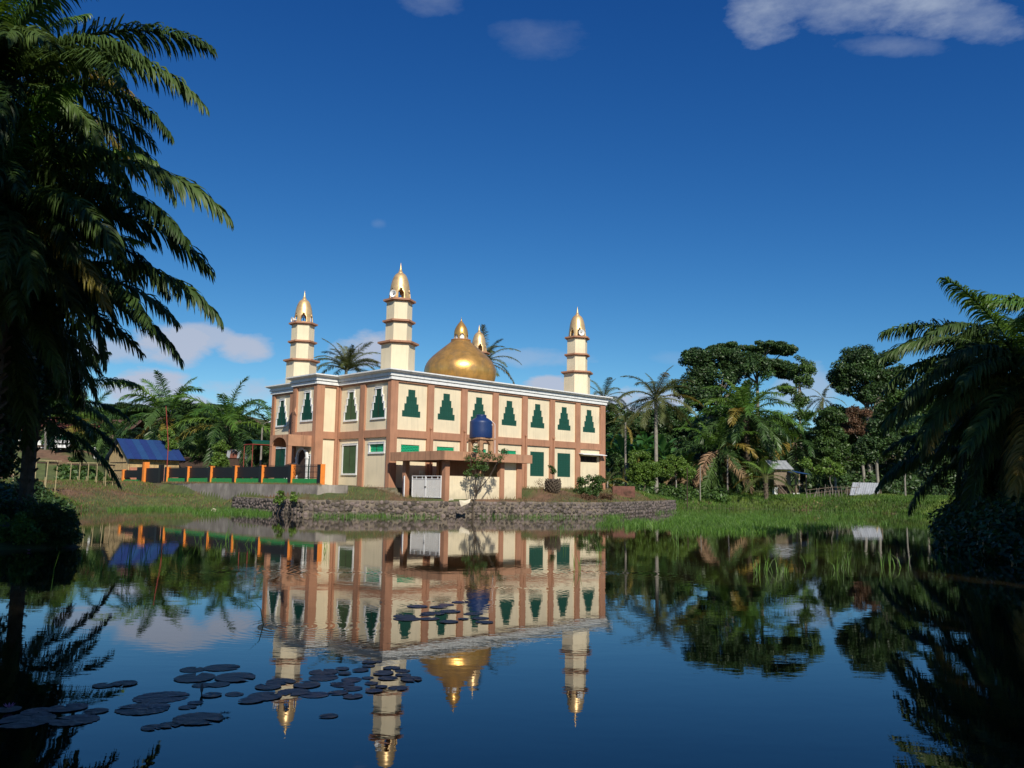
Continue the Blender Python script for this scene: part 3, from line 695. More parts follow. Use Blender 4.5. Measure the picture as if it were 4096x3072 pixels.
# concrete wall of the forecourt
cw = MB(); line = [(-4.0, -1.1), (-5.38, .2), (-5.42, 6), (-5.42, 12), (-5.38, 18), (-5.2, 24.2), (-4.2, 25.6)]
k5 = []
for i, (s_, t_) in enumerate(line):
    a = Vector(line[max(i - 1, 0)]); b = Vector(line[min(i + 1, len(line) - 1)]); d_ = (b - a).normalized(); nrm = Vector((d_.y, -d_.x))
    zt_ = 1.80 + (.02 if i % 2 else 0); zb_ = .55
    for (o, z) in ((.06, zb_), (.0, zt_), (-.22, zt_ + .0), (-.22, zb_)):
        v = W(s_ - nrm.x * o, t_ - nrm.y * o, z); cw.v.append(tuple(v))
for i in range(len(line) - 1):
    for a in range(3): cw.f.append((i * 4 + a, (i + 1) * 4 + a, (i + 1) * 4 + a + 1, i * 4 + a + 1))
cw.f.append((0, 1, 2, 3)); cw.f.append(tuple(len(cw.v) - 4 + k for k in (3, 2, 1, 0)))
tag(cw.build('concrete_wall', conc), 'grey rendered concrete wall below the orange fence posts, above the stone wall', 'wall')

# ------------------------------------------------------------------ orange and green fence
fence = empty('courtyard_fence', W(-5.0, 0.7), YAW, 'forecourt fence with orange posts, black iron bars and green dwarf wall', 'fence')
FT = [0.45, 4.1, 8.1, 12.1, 16.1, 20.2, 24.2]      # t of the posts; local x = s, y = t-.7
barm = MB().box(-.011, .011, -.011, .011, 0, .92).mesh('fence_bar', black_m)
for i, t_ in enumerate(FT):
    y = t_ - .7
    MB().box(-.17, .17, y - .17, y + .17, 1.75, 3.14).build('fence_post', orange, fence)
    MB().box(-.172, .172, y + .172, y + .20, 1.75, 3.10).box(-.20, -.172, y - .165, y + .20, 1.75, 3.12).build('post_cladding', black_t, fence)
    if i == len(FT) - 1: break
    y0, y1 = y + .2, FT[i + 1] - .7 - .17
    MB().box(-.06, .06, y0, y1, 1.7, 2.20).build('dwarf_wall', green_p, fence)
    rails = MB()
    for z in (2.25, 2.62, 2.98): rails.box(-.015, .015, y0, y1, z, z + .03)
    rails.build('fence_rail', black_m, fence)
    n = int((y1 - y0) / .155)
    for k in range(n): link('fence_bar', barm, fence, (0.0, y0 + (k + .5) * (y1 - y0) / n, 2.22))
    if 1 <= i: 
        MB().box(-.012, .012, y0 + .03, y0 + (y1 - y0) * .98, 2.27, 3.02).build('sheet_panel', black_m, fence)
# gate posts to the left
gp = empty('gateway', P(580, 1930, 75), YAW, 'orange gate post pair with black sheet gates left of the fence', 'gateway')
g0 = gp.location.z - .15
MB().box(-.22, .22, -.2, .2, g0 - gp.location.z, 1.78).build('gate_post', orange, gp)
MB().box(-.25, .25, .202, .23, 0, 1.75).build('post_cladding', black_t, gp)
MB().box(-.03, .03, .25, 1.9, .25, 1.35).build('gate_sheet', black_m, gp)
MB().box(-.08, .10, -3.0, -.3, .0, 1.25).build('gate_sheet', black_m, gp)
MB().box(-.16, .16, -3.5, -3.1, 0, 1.5).build('gate_post', black_t, gp)
side = P(493, 1932, 80)
sf = empty('side_fence', side, YAW, 'short fence bay with orange post and green base beside the bamboo hut', 'fence')
MB().box(-.14, .14, -.14, .14, -.15, 1.25).build('fence_post', orange, sf)
MB().box(-.05, .05, -4.3, -.16, -.15, .33).build('dwarf_wall', green_p, sf)
MB().box(-.015, .015, -4.2, -.16, .50, 1.18).build('sheet_panel', black_m, sf)

# drum on its stand behind the fence
dr = empty('mosque_drum', W(-3.95, 5.9, 1.79), YAW, 'large dark drum on crossed white stand behind the fence', 'drum')
MB(Matrix.Translation((0, 0, 1.05)) @ Matrix.Rotation(D2R(90), 4, 'X')).lathe([(.38, -.62), (.43, -.3), (.44, 0), (.43, .3), (.38, .62)], 20).build('drum_shell', wood_d, dr, True)
for y in (-.45, .45):
    MB().tube([(-.5, y, 0), (.4, y, 1.05)], .035, 6).build('leg', metal_w, dr); MB().tube([(.5, y, 0), (-.4, y, 1.05)], .035, 6).build('leg', metal_w, dr)

# ------------------------------------------------------------------ palms
def frond_mesh(name, m, e0, bend, nl, lw, ll, seed, messy=.5, droop=1.0, seg=3, width=.5):
    """unit-length palm frond: arching midrib in the XZ plane with leaflets down both sides"""
    rg = random.Random(seed); n = 16; P_ = [Vector((0, 0, 0))]; T = []
    for i in range(n):
        a = e0 - bend * ((i + .5) / n) ** 1.3; t = Vector((math.cos(a), 0, math.sin(a))); T.append(t); P_.append(P_[-1] + t / n)
    T.append(T[-1]); V = []; F = []
    def at(u):
        i = min(int(u * n), n - 1); f = u * n - i; return P_[i].lerp(P_[i + 1], f), T[i].lerp(T[min(i + 1, n)], f).normalized()
    for i in range(n + 1):                                   # midrib, three sided
        r = .011 * (1 - .85 * i / n) + .0015; t = T[min(i, n)]; up = Vector((-t.z, 0, t.x))
        for (a, b) in ((0, r), (-r, -r * .6), (r, -r * .6)): V.append(P_[i] + Vector((0, a, 0)) + up * b)
    for i in range(n):
        for k in range(3): k2 = (k + 1) % 3; F.append((i * 3 + k, i * 3 + k2, i * 3 + 3 + k2, i * 3 + 3 + k))
    g = Vector((0, 0, -1))
    for side in (-1, 1):
        for j in range(nl):
            u = .13 + .87 * (j + rg.uniform(-.3, .3)) / nl; u = min(max(u, .1), .995); p, t = at(u); up = Vector((-t.z, 0, t.x))
            s_ = (u - .1) / .9; L = ll * (.35 + .65 * math.sin(math.pi * min(1, s_ * .80 + .12)) ** .8) * rg.uniform(.85, 1.1) * (1 - .2 * max(0, s_ - .8) / .2)
            fw = D2R(70 - 38 * s_ + rg.uniform(-9, 9)); rise = D2R(rg.uniform(-28, 34) * messy + 8)
            d = (Vector((0, side, 0)) * math.sin(fw) * math.cos(rise) + t * math.cos(fw) + up * math.sin(fw) * math.sin(rise)).normalized()
            wdir = (t * .85 + up * rg.uniform(-.6, .6) * messy).normalized(); q = p.copy(); base = len(V)
            w0 = lw * rg.uniform(.8, 1.15)
            for k in range(seg + 1):
                f = k / seg; w = w0 * (1 - f ** 2.2) * (.65 + .7 * min(f * 2, 1)) + .0004
                wd = (wdir - d * wdir.dot(d)).normalized(); V.append(q - wd * w); V.append(q + wd * w)
                if k < seg: q = q + d * (L / seg); d = (d + g * droop * (.30 + .28 * f) * rg.uniform(.6, 1.3)).normalized()
            for k in range(seg): F.append((base + 2 * k, base + 2 * k + 1, base + 2 * k + 3, base + 2 * k + 2))
    return fast_mesh(name, [tuple(v) for v in V], F, m, False)
FR = {}
def frond_set(key, m, nl, lw, ll, messy, droop, seg):
    cls = [(80, 50), (58, 75), (35, 80), (8, 68), (-30, 45), (-62, 22)]
    FR[key] = [[frond_mesh('frond', m, D2R(e), D2R(b), nl, lw, ll, 100 * i + q + len(FR) * 1000, messy, droop, seg) for q in range(3)] for i, (e, b) in enumerate(cls)]
frond_set('near', leaf_near, 118, .0046, .175, .9, 1.75, 4)
frond_set('oil', leaf_oil, 62, .0062, .165, .9, 1.0, 3)
frond_set('coco', leaf_coco, 60, .0050, .17, .35, .9, 3)
frond_set('small', leaf_coco, 40, .0075, .16, .4, .7, 2)
CLS_E = [80, 58, 35, 8, -30, -62]
def add_frond(root, key, az, elev, L, z, r0=.12, m=None, rg=R, tilt=None):
    c = min(range(6), key=lambda i: abs(CLS_E[i] - elev)); me = FR[key][c][rg.randrange(3)]
    t = D2R(-(elev - CLS_E[c])) if tilt is None else tilt
    M_ = Matrix.Translation((r0 * math.cos(az), r0 * math.sin(az), z)) @ Matrix.Rotation(az, 4, 'Z') @ Matrix.Rotation(t, 4, 'Y') @ Matrix.Rotation(rg.uniform(-.35, .35), 4, 'X') @ Matrix.Scale(L, 4)
    o = link('frond', me, root, M=M_)
    if m: o.material_slots[0].link = 'OBJECT'; o.material_slots[0].material = m
    return o
def palm(name, label, cat, base, top, key, n, L, rt=.25, kind='oil', lean=(0, 0), group=None, seed=0, young=.12, dead=.0, yellow=.05, hang=.3, extra=(), face=None):
    """base/top: z of the ground and of the crown heart"""
    rg = random.Random(seed + 11); root = empty(name, base, 0, label, cat, group); H = top - base.z
    ln = Vector((lean[0], lean[1], 0)); pts = []; rad = []
    for i in range(11):
        f = i / 10; pts.append((ln.x * f * f, ln.y * f * f, -.4 + (H + .4) * f)); rad.append(rt * (1.35 - .5 * f if i < 2 else 1.0 + (.25 if (kind == 'oil' and i > 8) else 0)))
    tk = MB().tube(pts, rad, 10)
    if kind == 'oil' and H > 0.5:                                # stubs of cut fronds up the stem
        zz = .3
        while zz < H:
            for q in range(6):
                a = q * 1.05 + zz * 5; f = zz / H; c = Vector((ln.x * f * f, ln.y * f * f, zz)); d = Vector((math.cos(a), math.sin(a), .9))
                tk.tube([c + d * rt * .6, c + d * rt * 1.45], [rt * .26, rt * .14], 4)
            zz += .34
    tk.build('trunk', bark_c if kind == 'oil' else bark_p, root, False)
    hx = Vector((ln.x, ln.y, H)); ga = 2.39996
    for i in range(n):
        f = i / max(1, n - 1); elev = 84 - (84 + 62 * hang / .3 * .35 + 20) * f ** .85 + rg.uniform(-7, 7); az = i * ga + rg.uniform(-.25, .25)
        m = None; u = rg.random()
        if f < young * 2 and kind == 'oil': m = leaf_young
        elif u < dead or (f > .9 and rg.random() < dead * 4): m = leaf_dead
        elif u < dead + yellow: m = leaf_yel
        Lk = 1.0
        if face:
            df = abs((math.degrees(az) - face[0] + 180) % 360 - 180)
            if df < 75: Lk = face[1]; elev = max(elev, -35)
        o = add_frond(root, key, az, elev, Lk * L * rg.uniform(.85, 1.08) * (.75 if f < .08 else 1), hx.z - .25 * f, rt * .5, m, rg)
        o.location.x += hx.x; o.location.y += hx.y
    for (azd, elev, Lf, dz, m) in extra:
        o = add_frond(root, key, D2R(azd), elev, Lf, hx.z + dz, rt * .5, m, rg); o.location.x += hx.x; o.location.y += hx.y
    return root

def at_top(px, py, Y): return P(px, py, Y).z
def base_at(px, Y, sink=0.0):
    p = P(px, 1900, Y); return Vector((p.x, p.y, gz(p.x, p.y) - sink))
oil = lambda px, Y, py, label, **k: palm('oil_palm', label, 'palm tree', base_at(px, Y), at_top(px, py, Y), k.pop('key', 'oil'), k.pop('n', 30), k.pop('L', 6.2), k.pop('rt', .30), 'oil', **k)
# near palms at the left edge of the pond
oil(-170, 20.5, 330, 'tall dark oil palm at far left whose fronds reach highest into the sky', key='near', n=46, L=6.0, seed=1, hang=.3, face=(0, .74),
    extra=[(4, 30, 5.5, .1, None), (-25, 24, 5.0, -.1, None), (12, 52, 5.6, .2, None), (-8, 66, 5.4, .3, None), (-50, 20, 4.6, 0, None), (28, 5, 5.0, -.2, None)])
oil(-130, 20.0, 800, 'dark oil palm at the left edge, its frond level with the minaret tops', key='near', n=48, L=5.8, seed=2, hang=.3, face=(0, .74),
    extra=[(2, 31, 6.0, .1, None), (-6, 26, 5.3, -.3, None), (-30, 8, 5.2, -.1, None), (24, 14, 5.4, 0, None), (-55, 15, 4.6, 0, None)])
oil(-80, 21.0, 1150, 'lower oil palm at the left edge whose drooping frond tip hangs over the clouds', key='near', n=44, L=4.9, seed=3, hang=.1, face=(0, .74),
    extra=[(3, 28, 5.9, .0, None), (-16, 23, 5.0, -.2, None), (22, 10, 4.8, 0, None), (-50, 10, 4.2, 0, None), (35, 30, 4.6, 0, None)])
oil(110, 28, 1650, 'short oil palm with sunlit yellow green fronds under the big left palms', key='near', n=22, L=3.3, seed=4, hang=-.1, rt=.22, extra=[(10, 50, 3.6, 0, leaf_young), (-40, 35, 3.2, 0, leaf_young)])
# near palms at the right edge
oil(4150, 29.5, 1500, 'big dark oil palm filling the right edge above the water', key='near', n=50, L=5.0, seed=5, hang=.5,
    extra=[(172, 50, 5.2, .3, None), (178, 30, 5.2, 0, None), (190, 22, 5.4, 0, None), (165, 8, 5.4, -.1, None), (187, -2, 5.2, -.2, leaf_yel), (200, 45, 5.0, .2, None), (215, 20, 4.8, 0, None), (-110, 60, 4.6, .3, leaf_young), (176, 40, 5.4, .1, None), (150, 30, 5.0, 0, None), (182, 12, 5.5, -.3, None), (196, 5, 5.2, -.4, None)])
oil(3990, 34, 1800, 'low spreading oil palm in the dark below the big right palm', key='near', n=34, L=4.8, seed=6, hang=.5, rt=.25, yellow=.1)
oil(4420, 32, 1440, 'oil palm cut by the right edge of the picture with upright bright fronds', key='near', n=34, L=5.6, seed=7, hang=.3, extra=[(175, 60, 5.2, .2, leaf_young), (185, 40, 5.4, .2, None), (170, 20, 5.6, 0, None)])
# palms left of the mosque
oil(665, 92, 1660, 'tall oil palm with wide crown standing behind the blue roofed hut', n=34, L=7.2, seed=10, hang=.4)
oil(905, 88, 1700, 'oil palm with bright young fronds between the hut and the lamp post', n=34, L=6.8, seed=11, hang=.5, young=.2)
oil(440, 96, 1740, 'oil palm half hidden behind the left end of the blue roof', n=26, L=6.0, seed=12, yellow=.15)
oil(1075, 96, 1740, 'oil palm partly hidden behind the left corner of the mosque', n=28, L=6.4, seed=13)
oil(790, 93, 1815, 'low oil palm with silvery drooping fronds over the dark houses', n=26, L=5.6, seed=14, hang=.6, dead=.05)
oil(330, 98, 1700, 'distant oil palm seen between the dark near palms and the hut', n=26, L=6.5, seed=15)
oil(180, 100, 1735, 'distant oil palm over the red roofed house', n=24, L=6.5, seed=16, yellow=.15)
# coconut palms behind the mosque
def coco(px, Y, py, label, **k): return palm('coconut_palm', label, 'palm tree', base_at(px, Y), at_top(px, py, Y), k.pop('key', 'coco'), k.pop('n', 22), k.pop('L', 5.2), k.pop('rt', .19), 'coco', **k)
coco(1360, 108, 1475, 'coconut palm rising behind the roof between the two left minarets', n=30, L=5.4, seed=20, yellow=.12, hang=-.55, lean=(.3, 0))
coco(1925, 110, 1445, 'coconut palm whose fronds fan out behind the golden dome', n=24, L=5.2, seed=21, hang=-.2)
coco(2415, 118, 1592, 'coconut palm tip showing over the right end of the cornice', n=20, L=4.6, seed=22)
coco(2625, 92, 1590, 'coconut palm with yellow hanging frond in front of the dark treeline', n=26, L=5.2, seed=23, yellow=.15, hang=.1, extra=[(200, -30, 5.0, -.3, leaf_yel)])
def areca(px, Y, py, label, **k): return palm('areca_palm', label, 'palm tree', base_at(px, Y), at_top(px, py, Y), 'small', k.pop('n', 11), k.pop('L', 2.4), .10, 'coco', **k)
areca(2502, 84, 1690, 'slender areca palm with a thin pale trunk right of the mosque', seed=24, L=2.7)
areca(3300, 112, 1590, 'distant slender areca palm left of the round dark tree', seed=25, L=3.0, n=13, hang=.6)
# oil palms on the far right bank
oil(2990, 98, 1655, 'largest oil palm on the right bank with bright fronds against the tall trees', n=40, L=7.4, seed=30, hang=.35, young=.25, yellow=.1)
oil(2875, 97, 1800, 'oil palm with grey dead skirt and vine wrapped trunk on the right bank', n=34, L=6.4, seed=31, hang=.6, dead=.14)
oil(3180, 104, 1770, 'oil palm behind the timber hut with yellowing outer fronds', n=32, L=6.6, seed=32, hang=.4, yellow=.22)
oil(2745, 99, 1880, 'small oil palm with browned fronds on the right bank', n=22, L=3.6, rt=.14, seed=33, hang=.6, dead=.35, yellow=.3)
palm('coconut_palm', 'young coconut palm leaning beside the timber hut on the right bank', 'palm tree', base_at(3063, 90), at_top(3063, 1905, 90), 'coco', 15, 3.7, .22, 'oil', seed=34, yellow=.15, hang=-.1)
palm('coconut_palm', 'small young palm against the right corner of the mosque', 'palm tree', base_at(2430, 77), at_top(2430, 1925, 77), 'small', 12, 2.3, .08, 'coco', seed=35, yellow=.4, hang=-.1)

# ------------------------------------------------------------------ broadleaf trees
def leaf_cloud(centres, n, size, seed, flat=.5):
    """rhombic leaves gathered in clumps; centres: (x,y,z,rx,ry,rz,weight)"""
    rg = np.random.default_rng(seed); C_ = np.array(centres, float); w = C_[:, 6] / C_[:, 6].sum()
    idx = rg.choice(len(C_), n, p=w); d = rg.normal(size=(n, 3)); d /= np.linalg.norm(d, axis=1)[:, None]
    rr = rg.uniform(0, 1, n) ** .42; pos = C_[idx, :3] + d * rr[:, None] * C_[idx, 3:6]
    nrm = d * .5 + rg.normal(size=(n, 3)) * .55 + np.array([0, 0, flat]); nrm /= np.linalg.norm(nrm, axis=1)[:, None]
    a = np.cross(nrm, rg.normal(size=(n, 3))); a /= np.linalg.norm(a, axis=1)[:, None]; b = np.cross(nrm, a)
    s = size * rg.uniform(.6, 1.35, n)[:, None]
    V = np.stack([pos - a * s, pos - b * s * .5 + nrm * s * .12, pos + a * s, pos + b * s * .5 + nrm * s * .12], 1).reshape(-1, 3)
    return V, np.arange(n * 4).reshape(-1, 4)
def crown_clumps(rg, blobs, per, cr_, flat=.75):
    """break big lobes into small leaf clumps so the sky shows between them"""
    out = []
    for (x, y, z, rx, ry, rz) in blobs:
        for k in range(per):
            a = rg.uniform(0, 2 * math.pi); u = rg.uniform(-.75, 1); r = math.sqrt(max(0, 1 - u * u)) * rg.uniform(.75, 1.03); q = rg.uniform(.78, 1.05)
            s = cr_ * rg.uniform(.6, 1.4); out.append((x + rx * r * math.cos(a) * q, y + ry * r * math.sin(a) * q, z + rz * u * q, s, s, s * flat, s * s))
    return out
def tree(name, label, base, blobs, m, n=9000, size=.30, rt=.28, bm=bark_p, seed=0, per=16, cr_=1.0, group=None, flat=.75, limb=True, trunk_to=None, cat='tree'):
    """blobs in metres relative to the base: (x, y, z, rx, ry, rz)"""
    rg = random.Random(seed + 5); root = empty(name, base, 0, label, cat, group)
    zt = trunk_to or min(b[2] - b[5] * .2 for b in blobs); bx = sum(b[0] for b in blobs) / len(blobs) * .3; by = sum(b[1] for b in blobs) / len(blobs) * .3
    pts = [(0, 0, -.5), (bx * .1, by * .1, zt * .3), (bx * .5 + rg.uniform(-.2, .2), by * .5, zt * .65), (bx, by, zt)]
    MB().tube(pts, [rt * 1.25, rt, rt * .85, rt * .6], 8).build('trunk', bm, root, True)
    cl = crown_clumps(rg, blobs, per, cr_, flat)
    lm = MB()
    if limb:
        for b in blobs:
            e = Vector((b[0], b[1], b[2])); s_ = Vector((bx, by, zt * rg.uniform(.8, 1.0))); mid = s_.lerp(e, .5) + Vector((0, 0, -.08 * (e - s_).length)); lm.tube([s_, mid, e], [rt * .5, rt * .34, rt * .18], 5)
            near = [c for c in cl if (Vector(c[:3]) - e).length < max(b[3], b[5]) * 1.15]
            for c in rg.sample(near, min(7, len(near))):
                q = Vector(c[:3]); m2 = e.lerp(q, .5) + Vector((rg.uniform(-.2, .2), rg.uniform(-.2, .2), -.1)); lm.tube([mid.lerp(e, rg.random()), m2, q], [rt * .16, rt * .11, rt * .05], 4)
        lm.build('limbs', bm, root, True)
    V, F = leaf_cloud(cl, int(n * 2.9), size * .58, seed)
    link('crown', fast_mesh('crown', V, F, m), root)
    return root
def blobs_px(base, Y, lst):
    """lobes given where they stand in the photograph: (px, py, half width, half height, depth offset)"""
    out = []
    for (px, py, hx, hy, dy) in lst:
        q = P(px, py, Y + dy) - base; k = (Y + dy) / FPX; out.append((q.x, q.y, q.z, hx * k, hx * k * .9, hy * k))
    return out
def tree_px(name, label, px, Y, lst, m, **k):
    b = base_at(px, Y); return tree(name, label, b, blobs_px(b, Y, lst), m, **k)
# the high umbrella trees on the right
tree_px('umbrella_tree', 'broad dark tree with dense crown left in the tall group right of the mosque', 2830, 118,
        [(2780, 1530, 85, 70, 0), (2850, 1440, 100, 45, 1), (2900, 1540, 120, 80, -1), (2980, 1480, 100, 50, 0), (2820, 1620, 90, 60, -2), (2780, 1440, 60, 30, 1), (2930, 1640, 80, 60, 0)], leaf_dk, n=16000, size=.34, rt=.42, seed=40, per=20, cr_=1.05)
tree_px('umbrella_tree', 'tall tree with flat spreading umbrella crown highest above the right bank', 3030, 122,
        [(2900, 1395, 75, 18, 0), (2990, 1410, 70, 20, 3), (3075, 1385, 75, 20, 0), (3010, 1455, 60, 20, -3), (3130, 1410, 55, 22, 2), (3110, 1465, 60, 16, -2), (3150, 1490, 45, 18, 1), (2940, 1450, 60, 22, 1)], leaf_dk, n=11000, size=.34, rt=.30, seed=41, per=17, cr_=.85, flat=.45, trunk_to=15.0)
tree_px('slender_tree', 'very slender tall pale trunked tree with sparse crown beside the umbrella trees', 3207, 108,
        [(3200, 1462, 40, 36, 0), (3175, 1510, 26, 26, 1), (3215, 1530, 34, 24, 0), (3225, 1490, 28, 26, 0), (3150, 1560, 26, 20, 0), (3200, 1600, 30, 25, 0), (3215, 1660, 26, 16, 0)], leaf_md, n=3300, size=.25, rt=.17, seed=42, per=12, cr_=.6, trunk_to=15.5)
tree_px('round_tree', 'big round dark tree between the hut and the right palm', 3480, 112,
        [(3450, 1430, 62, 60, 0), (3540, 1470, 75, 60, 0), (3400, 1470, 50, 50, 0), (3460, 1530, 80, 55, 0), (3370, 1530, 38, 45, 1), (3570, 1540, 60, 60, 0), (3510, 1600, 80, 60, -1)], leaf_dk, n=15000, size=.30, rt=.36, seed=43, per=20, cr_=.95)
tree_px('brown_tree', 'tree with reddish brown foliage below the round dark tree', 3455, 108, [(3430, 1670, 45, 40, 0), (3400, 1705, 40, 36, 0), (3480, 1730, 40, 40, 0)], leaf_br, n=3000, size=.24, rt=.20, seed=44, per=18, cr_=.7)
tree_px('trailing_tree', 'grey green trailing tree left of the white trunked tree on the right bank', 3340, 100, [(3320, 1700, 50, 60, 0), (3350, 1780, 50, 70, 0), (3390, 1830, 45, 60, 0), (3310, 1800, 40, 60, 0)], leaf_md, n=6000, size=.27, rt=.16, seed=45, per=14, cr_=.75)
tree_px('white_trunk_tree', 'tree with a pale bare trunk behind the tin sheet shelter', 3510, 92, [(3520, 1780, 55, 45, 0), (3580, 1800, 50, 45, 1), (3470, 1800, 35, 40, 0), (3530, 1720, 50, 40, 0)], leaf_dk, n=6000, size=.27, rt=.16, seed=46, per=14, cr_=.75, trunk_to=5.5)
tree_px('citrus_tree', 'small bushy tree with bright green leaf tips beside the pinkish slab', 2573, 82, [(2560, 1845, 40, 38, 0), (2600, 1880, 38, 36, 0), (2545, 1890, 30, 32, 0), (2580, 1915, 34, 28, 0)], leaf_bt, n=4200, size=.15, rt=.06, seed=47, per=16, cr_=.40, bm=bark)
tree_px('fruit_tree', 'rounded yellowish green fruit tree right of the citrus bush', 2704, 92, [(2690, 1850, 48, 36, 0), (2700, 1890, 52, 34, 0), (2660, 1880, 34, 30, 0), (2740, 1890, 30, 30, 0)], leaf_bt, n=5000, size=.17, rt=.08, seed=48, per=18, cr_=.45)
tree_px('shade_tree', 'mid green tree behind the fruit tree at the foot of the banana clump', 2450, 88, [(2440, 1900, 40, 50, 0), (2470, 1850, 30, 30, 0)], leaf_md, n=2500, size=.16, rt=.05, seed=49, per=14, cr_=.40)
tree_px('cassava_bush', 'bright green large leaved bush left of the tin sheet shelter', 3330, 92, [(3320, 1850, 26, 20, 0), (3290, 1880, 30, 18, 0), (3225, 1855, 22, 14, 0), (3350, 1890, 26, 14, 0)], leaf_bt, n=900, size=.26, rt=.04, seed=50, per=9, cr_=.45, cat='shrub')
tree_px('garden_tree', 'dense small tree between the oil palms and the dark houses', 1000, 92, [(990, 1850, 60, 70, 0), (1040, 1800, 50, 60, 0), (940, 1880, 40, 40, 0)], leaf_md, n=4500, size=.22, rt=.12, seed=51, per=18, cr_=.6)
tree_px('young_tree', 'young tree with yellow green leaves beside the dark house behind the fence', 886, 78, [(886, 1800, 26, 34, 0), (880, 1850, 30, 34, 0), (898, 1890, 26, 26, 0)], leaf_bt, n=2600, size=.16, rt=.05, seed=52, per=14, cr_=.36)
tree_px('young_tree', 'slim young tree with light leaves behind the rusty flagpole', 676, 84, [(672, 1745, 24, 22, 0), (680, 1790, 22, 26, 0)], leaf_bt, n=1500, size=.16, rt=.05, seed=53, per=12, cr_=.36)
tree_px('shade_tree', 'dark mass of shade tree behind the tall oil palms left of the mosque', 780, 112, [(780, 1770, 90, 60, 0), (880, 1780, 80, 60, 0), (680, 1800, 90, 50, 0), (1000, 1760, 60, 60, 0), (600, 1810, 80, 50, 0), (830, 1820, 100, 50, 0)], leaf_dk, n=12000, size=.36, rt=.35, seed=54, per=20, cr_=1.1, bm=bark)
tree_px('shade_tree', 'dark tree behind the red roofed house under the near left palms', 150, 112, [(150, 1640, 120, 50, 0), (300, 1660, 80, 40, 0), (40, 1640, 100, 60, 0), (220, 1600, 90, 50, 0)], leaf_dk, n=11000, size=.36, rt=.35, seed=55, per=20, cr_=1.1, bm=bark)
# dark growth filling under the big left and right palms
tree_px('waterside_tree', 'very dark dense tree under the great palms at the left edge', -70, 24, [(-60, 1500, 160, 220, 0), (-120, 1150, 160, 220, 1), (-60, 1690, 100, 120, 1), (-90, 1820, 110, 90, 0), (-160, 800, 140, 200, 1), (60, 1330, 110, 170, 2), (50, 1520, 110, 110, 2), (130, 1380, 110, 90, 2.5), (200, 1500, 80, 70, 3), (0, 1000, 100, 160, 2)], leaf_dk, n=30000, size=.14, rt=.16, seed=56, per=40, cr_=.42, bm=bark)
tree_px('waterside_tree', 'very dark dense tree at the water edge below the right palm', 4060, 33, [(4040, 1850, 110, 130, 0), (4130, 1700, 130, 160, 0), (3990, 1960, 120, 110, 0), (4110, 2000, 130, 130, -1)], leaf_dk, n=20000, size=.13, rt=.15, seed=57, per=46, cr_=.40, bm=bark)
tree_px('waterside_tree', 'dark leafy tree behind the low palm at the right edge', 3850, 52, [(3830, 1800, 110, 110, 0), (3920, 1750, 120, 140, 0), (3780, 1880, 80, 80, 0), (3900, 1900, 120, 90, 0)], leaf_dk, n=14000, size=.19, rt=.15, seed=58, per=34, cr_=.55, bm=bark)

# the dark treeline behind everything: four kinds, copied
def forest():
    protos = []
    for k in range(4):
        rg = random.Random(60 + k); bl = []
        for q in range(7): bl.append((rg.uniform(-2.6, 2.6), rg.uniform(-2.2, 2.2), rg.uniform(5.0, 10.5), rg.uniform(1.6, 2.6), rg.uniform(1.6, 2.4), rg.uniform(1.2, 1.9)))
        protos.append(tree('plantation_tree', 'leafy dark plantation tree in the shaded row behind the right bank', Vector((0, 0, 0)), bl, leaf_dk if k != 2 else leaf_md, n=5200, size=.36, rt=.17, seed=60 + k, per=15, cr_=.95, bm=bark_p, group='plantation trees behind the right bank'))
    used = [False] * 4; rg = random.Random(99)
    spots = []
    for px in range(2380, 4200, 62): spots.append((px + rg.uniform(-20, 20), 138 + rg.uniform(-6, 8), 'R'))
    for px in range(2420, 4200, 95): spots.append((px + rg.uniform(-25, 25), 124 + rg.uniform(-4, 4), 'R'))
    for px in range(2500, 4000, 170): spots.append((px + rg.uniform(-25, 25), 112 + rg.uniform(-3, 3), 'R'))
    for px in range(-60, 1150, 105): spots.append((px + rg.uniform(-25, 25), 128 + rg.uniform(-6, 6), 'L'))
    for (px, Y, sd) in spots:
        k = rg.randrange(4); b = base_at(px, Y); first = not used[k]; o = protos[k] if first else copy_tree(protos[k]); used[k] = True
        o.location = b; o.rotation_euler = (0, 0, rg.uniform(0, 6.28))
        skyl = 1790 if sd == 'L' else (1655 if px < 2720 else (1665 if px < 3150 else (1745 if px < 3340 else (1640 if px < 3700 else 1600))))
        h = P(px, skyl + rg.uniform(-22, 30), Y).z - b.z; sz = min(1.5, max(.35, h / 11.6)); sw = min(1.35, max(.85, sz)); o.scale = (sw * rg.uniform(1, 1.15), sw * rg.uniform(1, 1.15), sz)
        if sd == 'L': o['label'] = 'dark leafy plantation tree in the background behind the houses left of the mosque'; o['group'] = 'plantation trees behind the left houses'
forest()
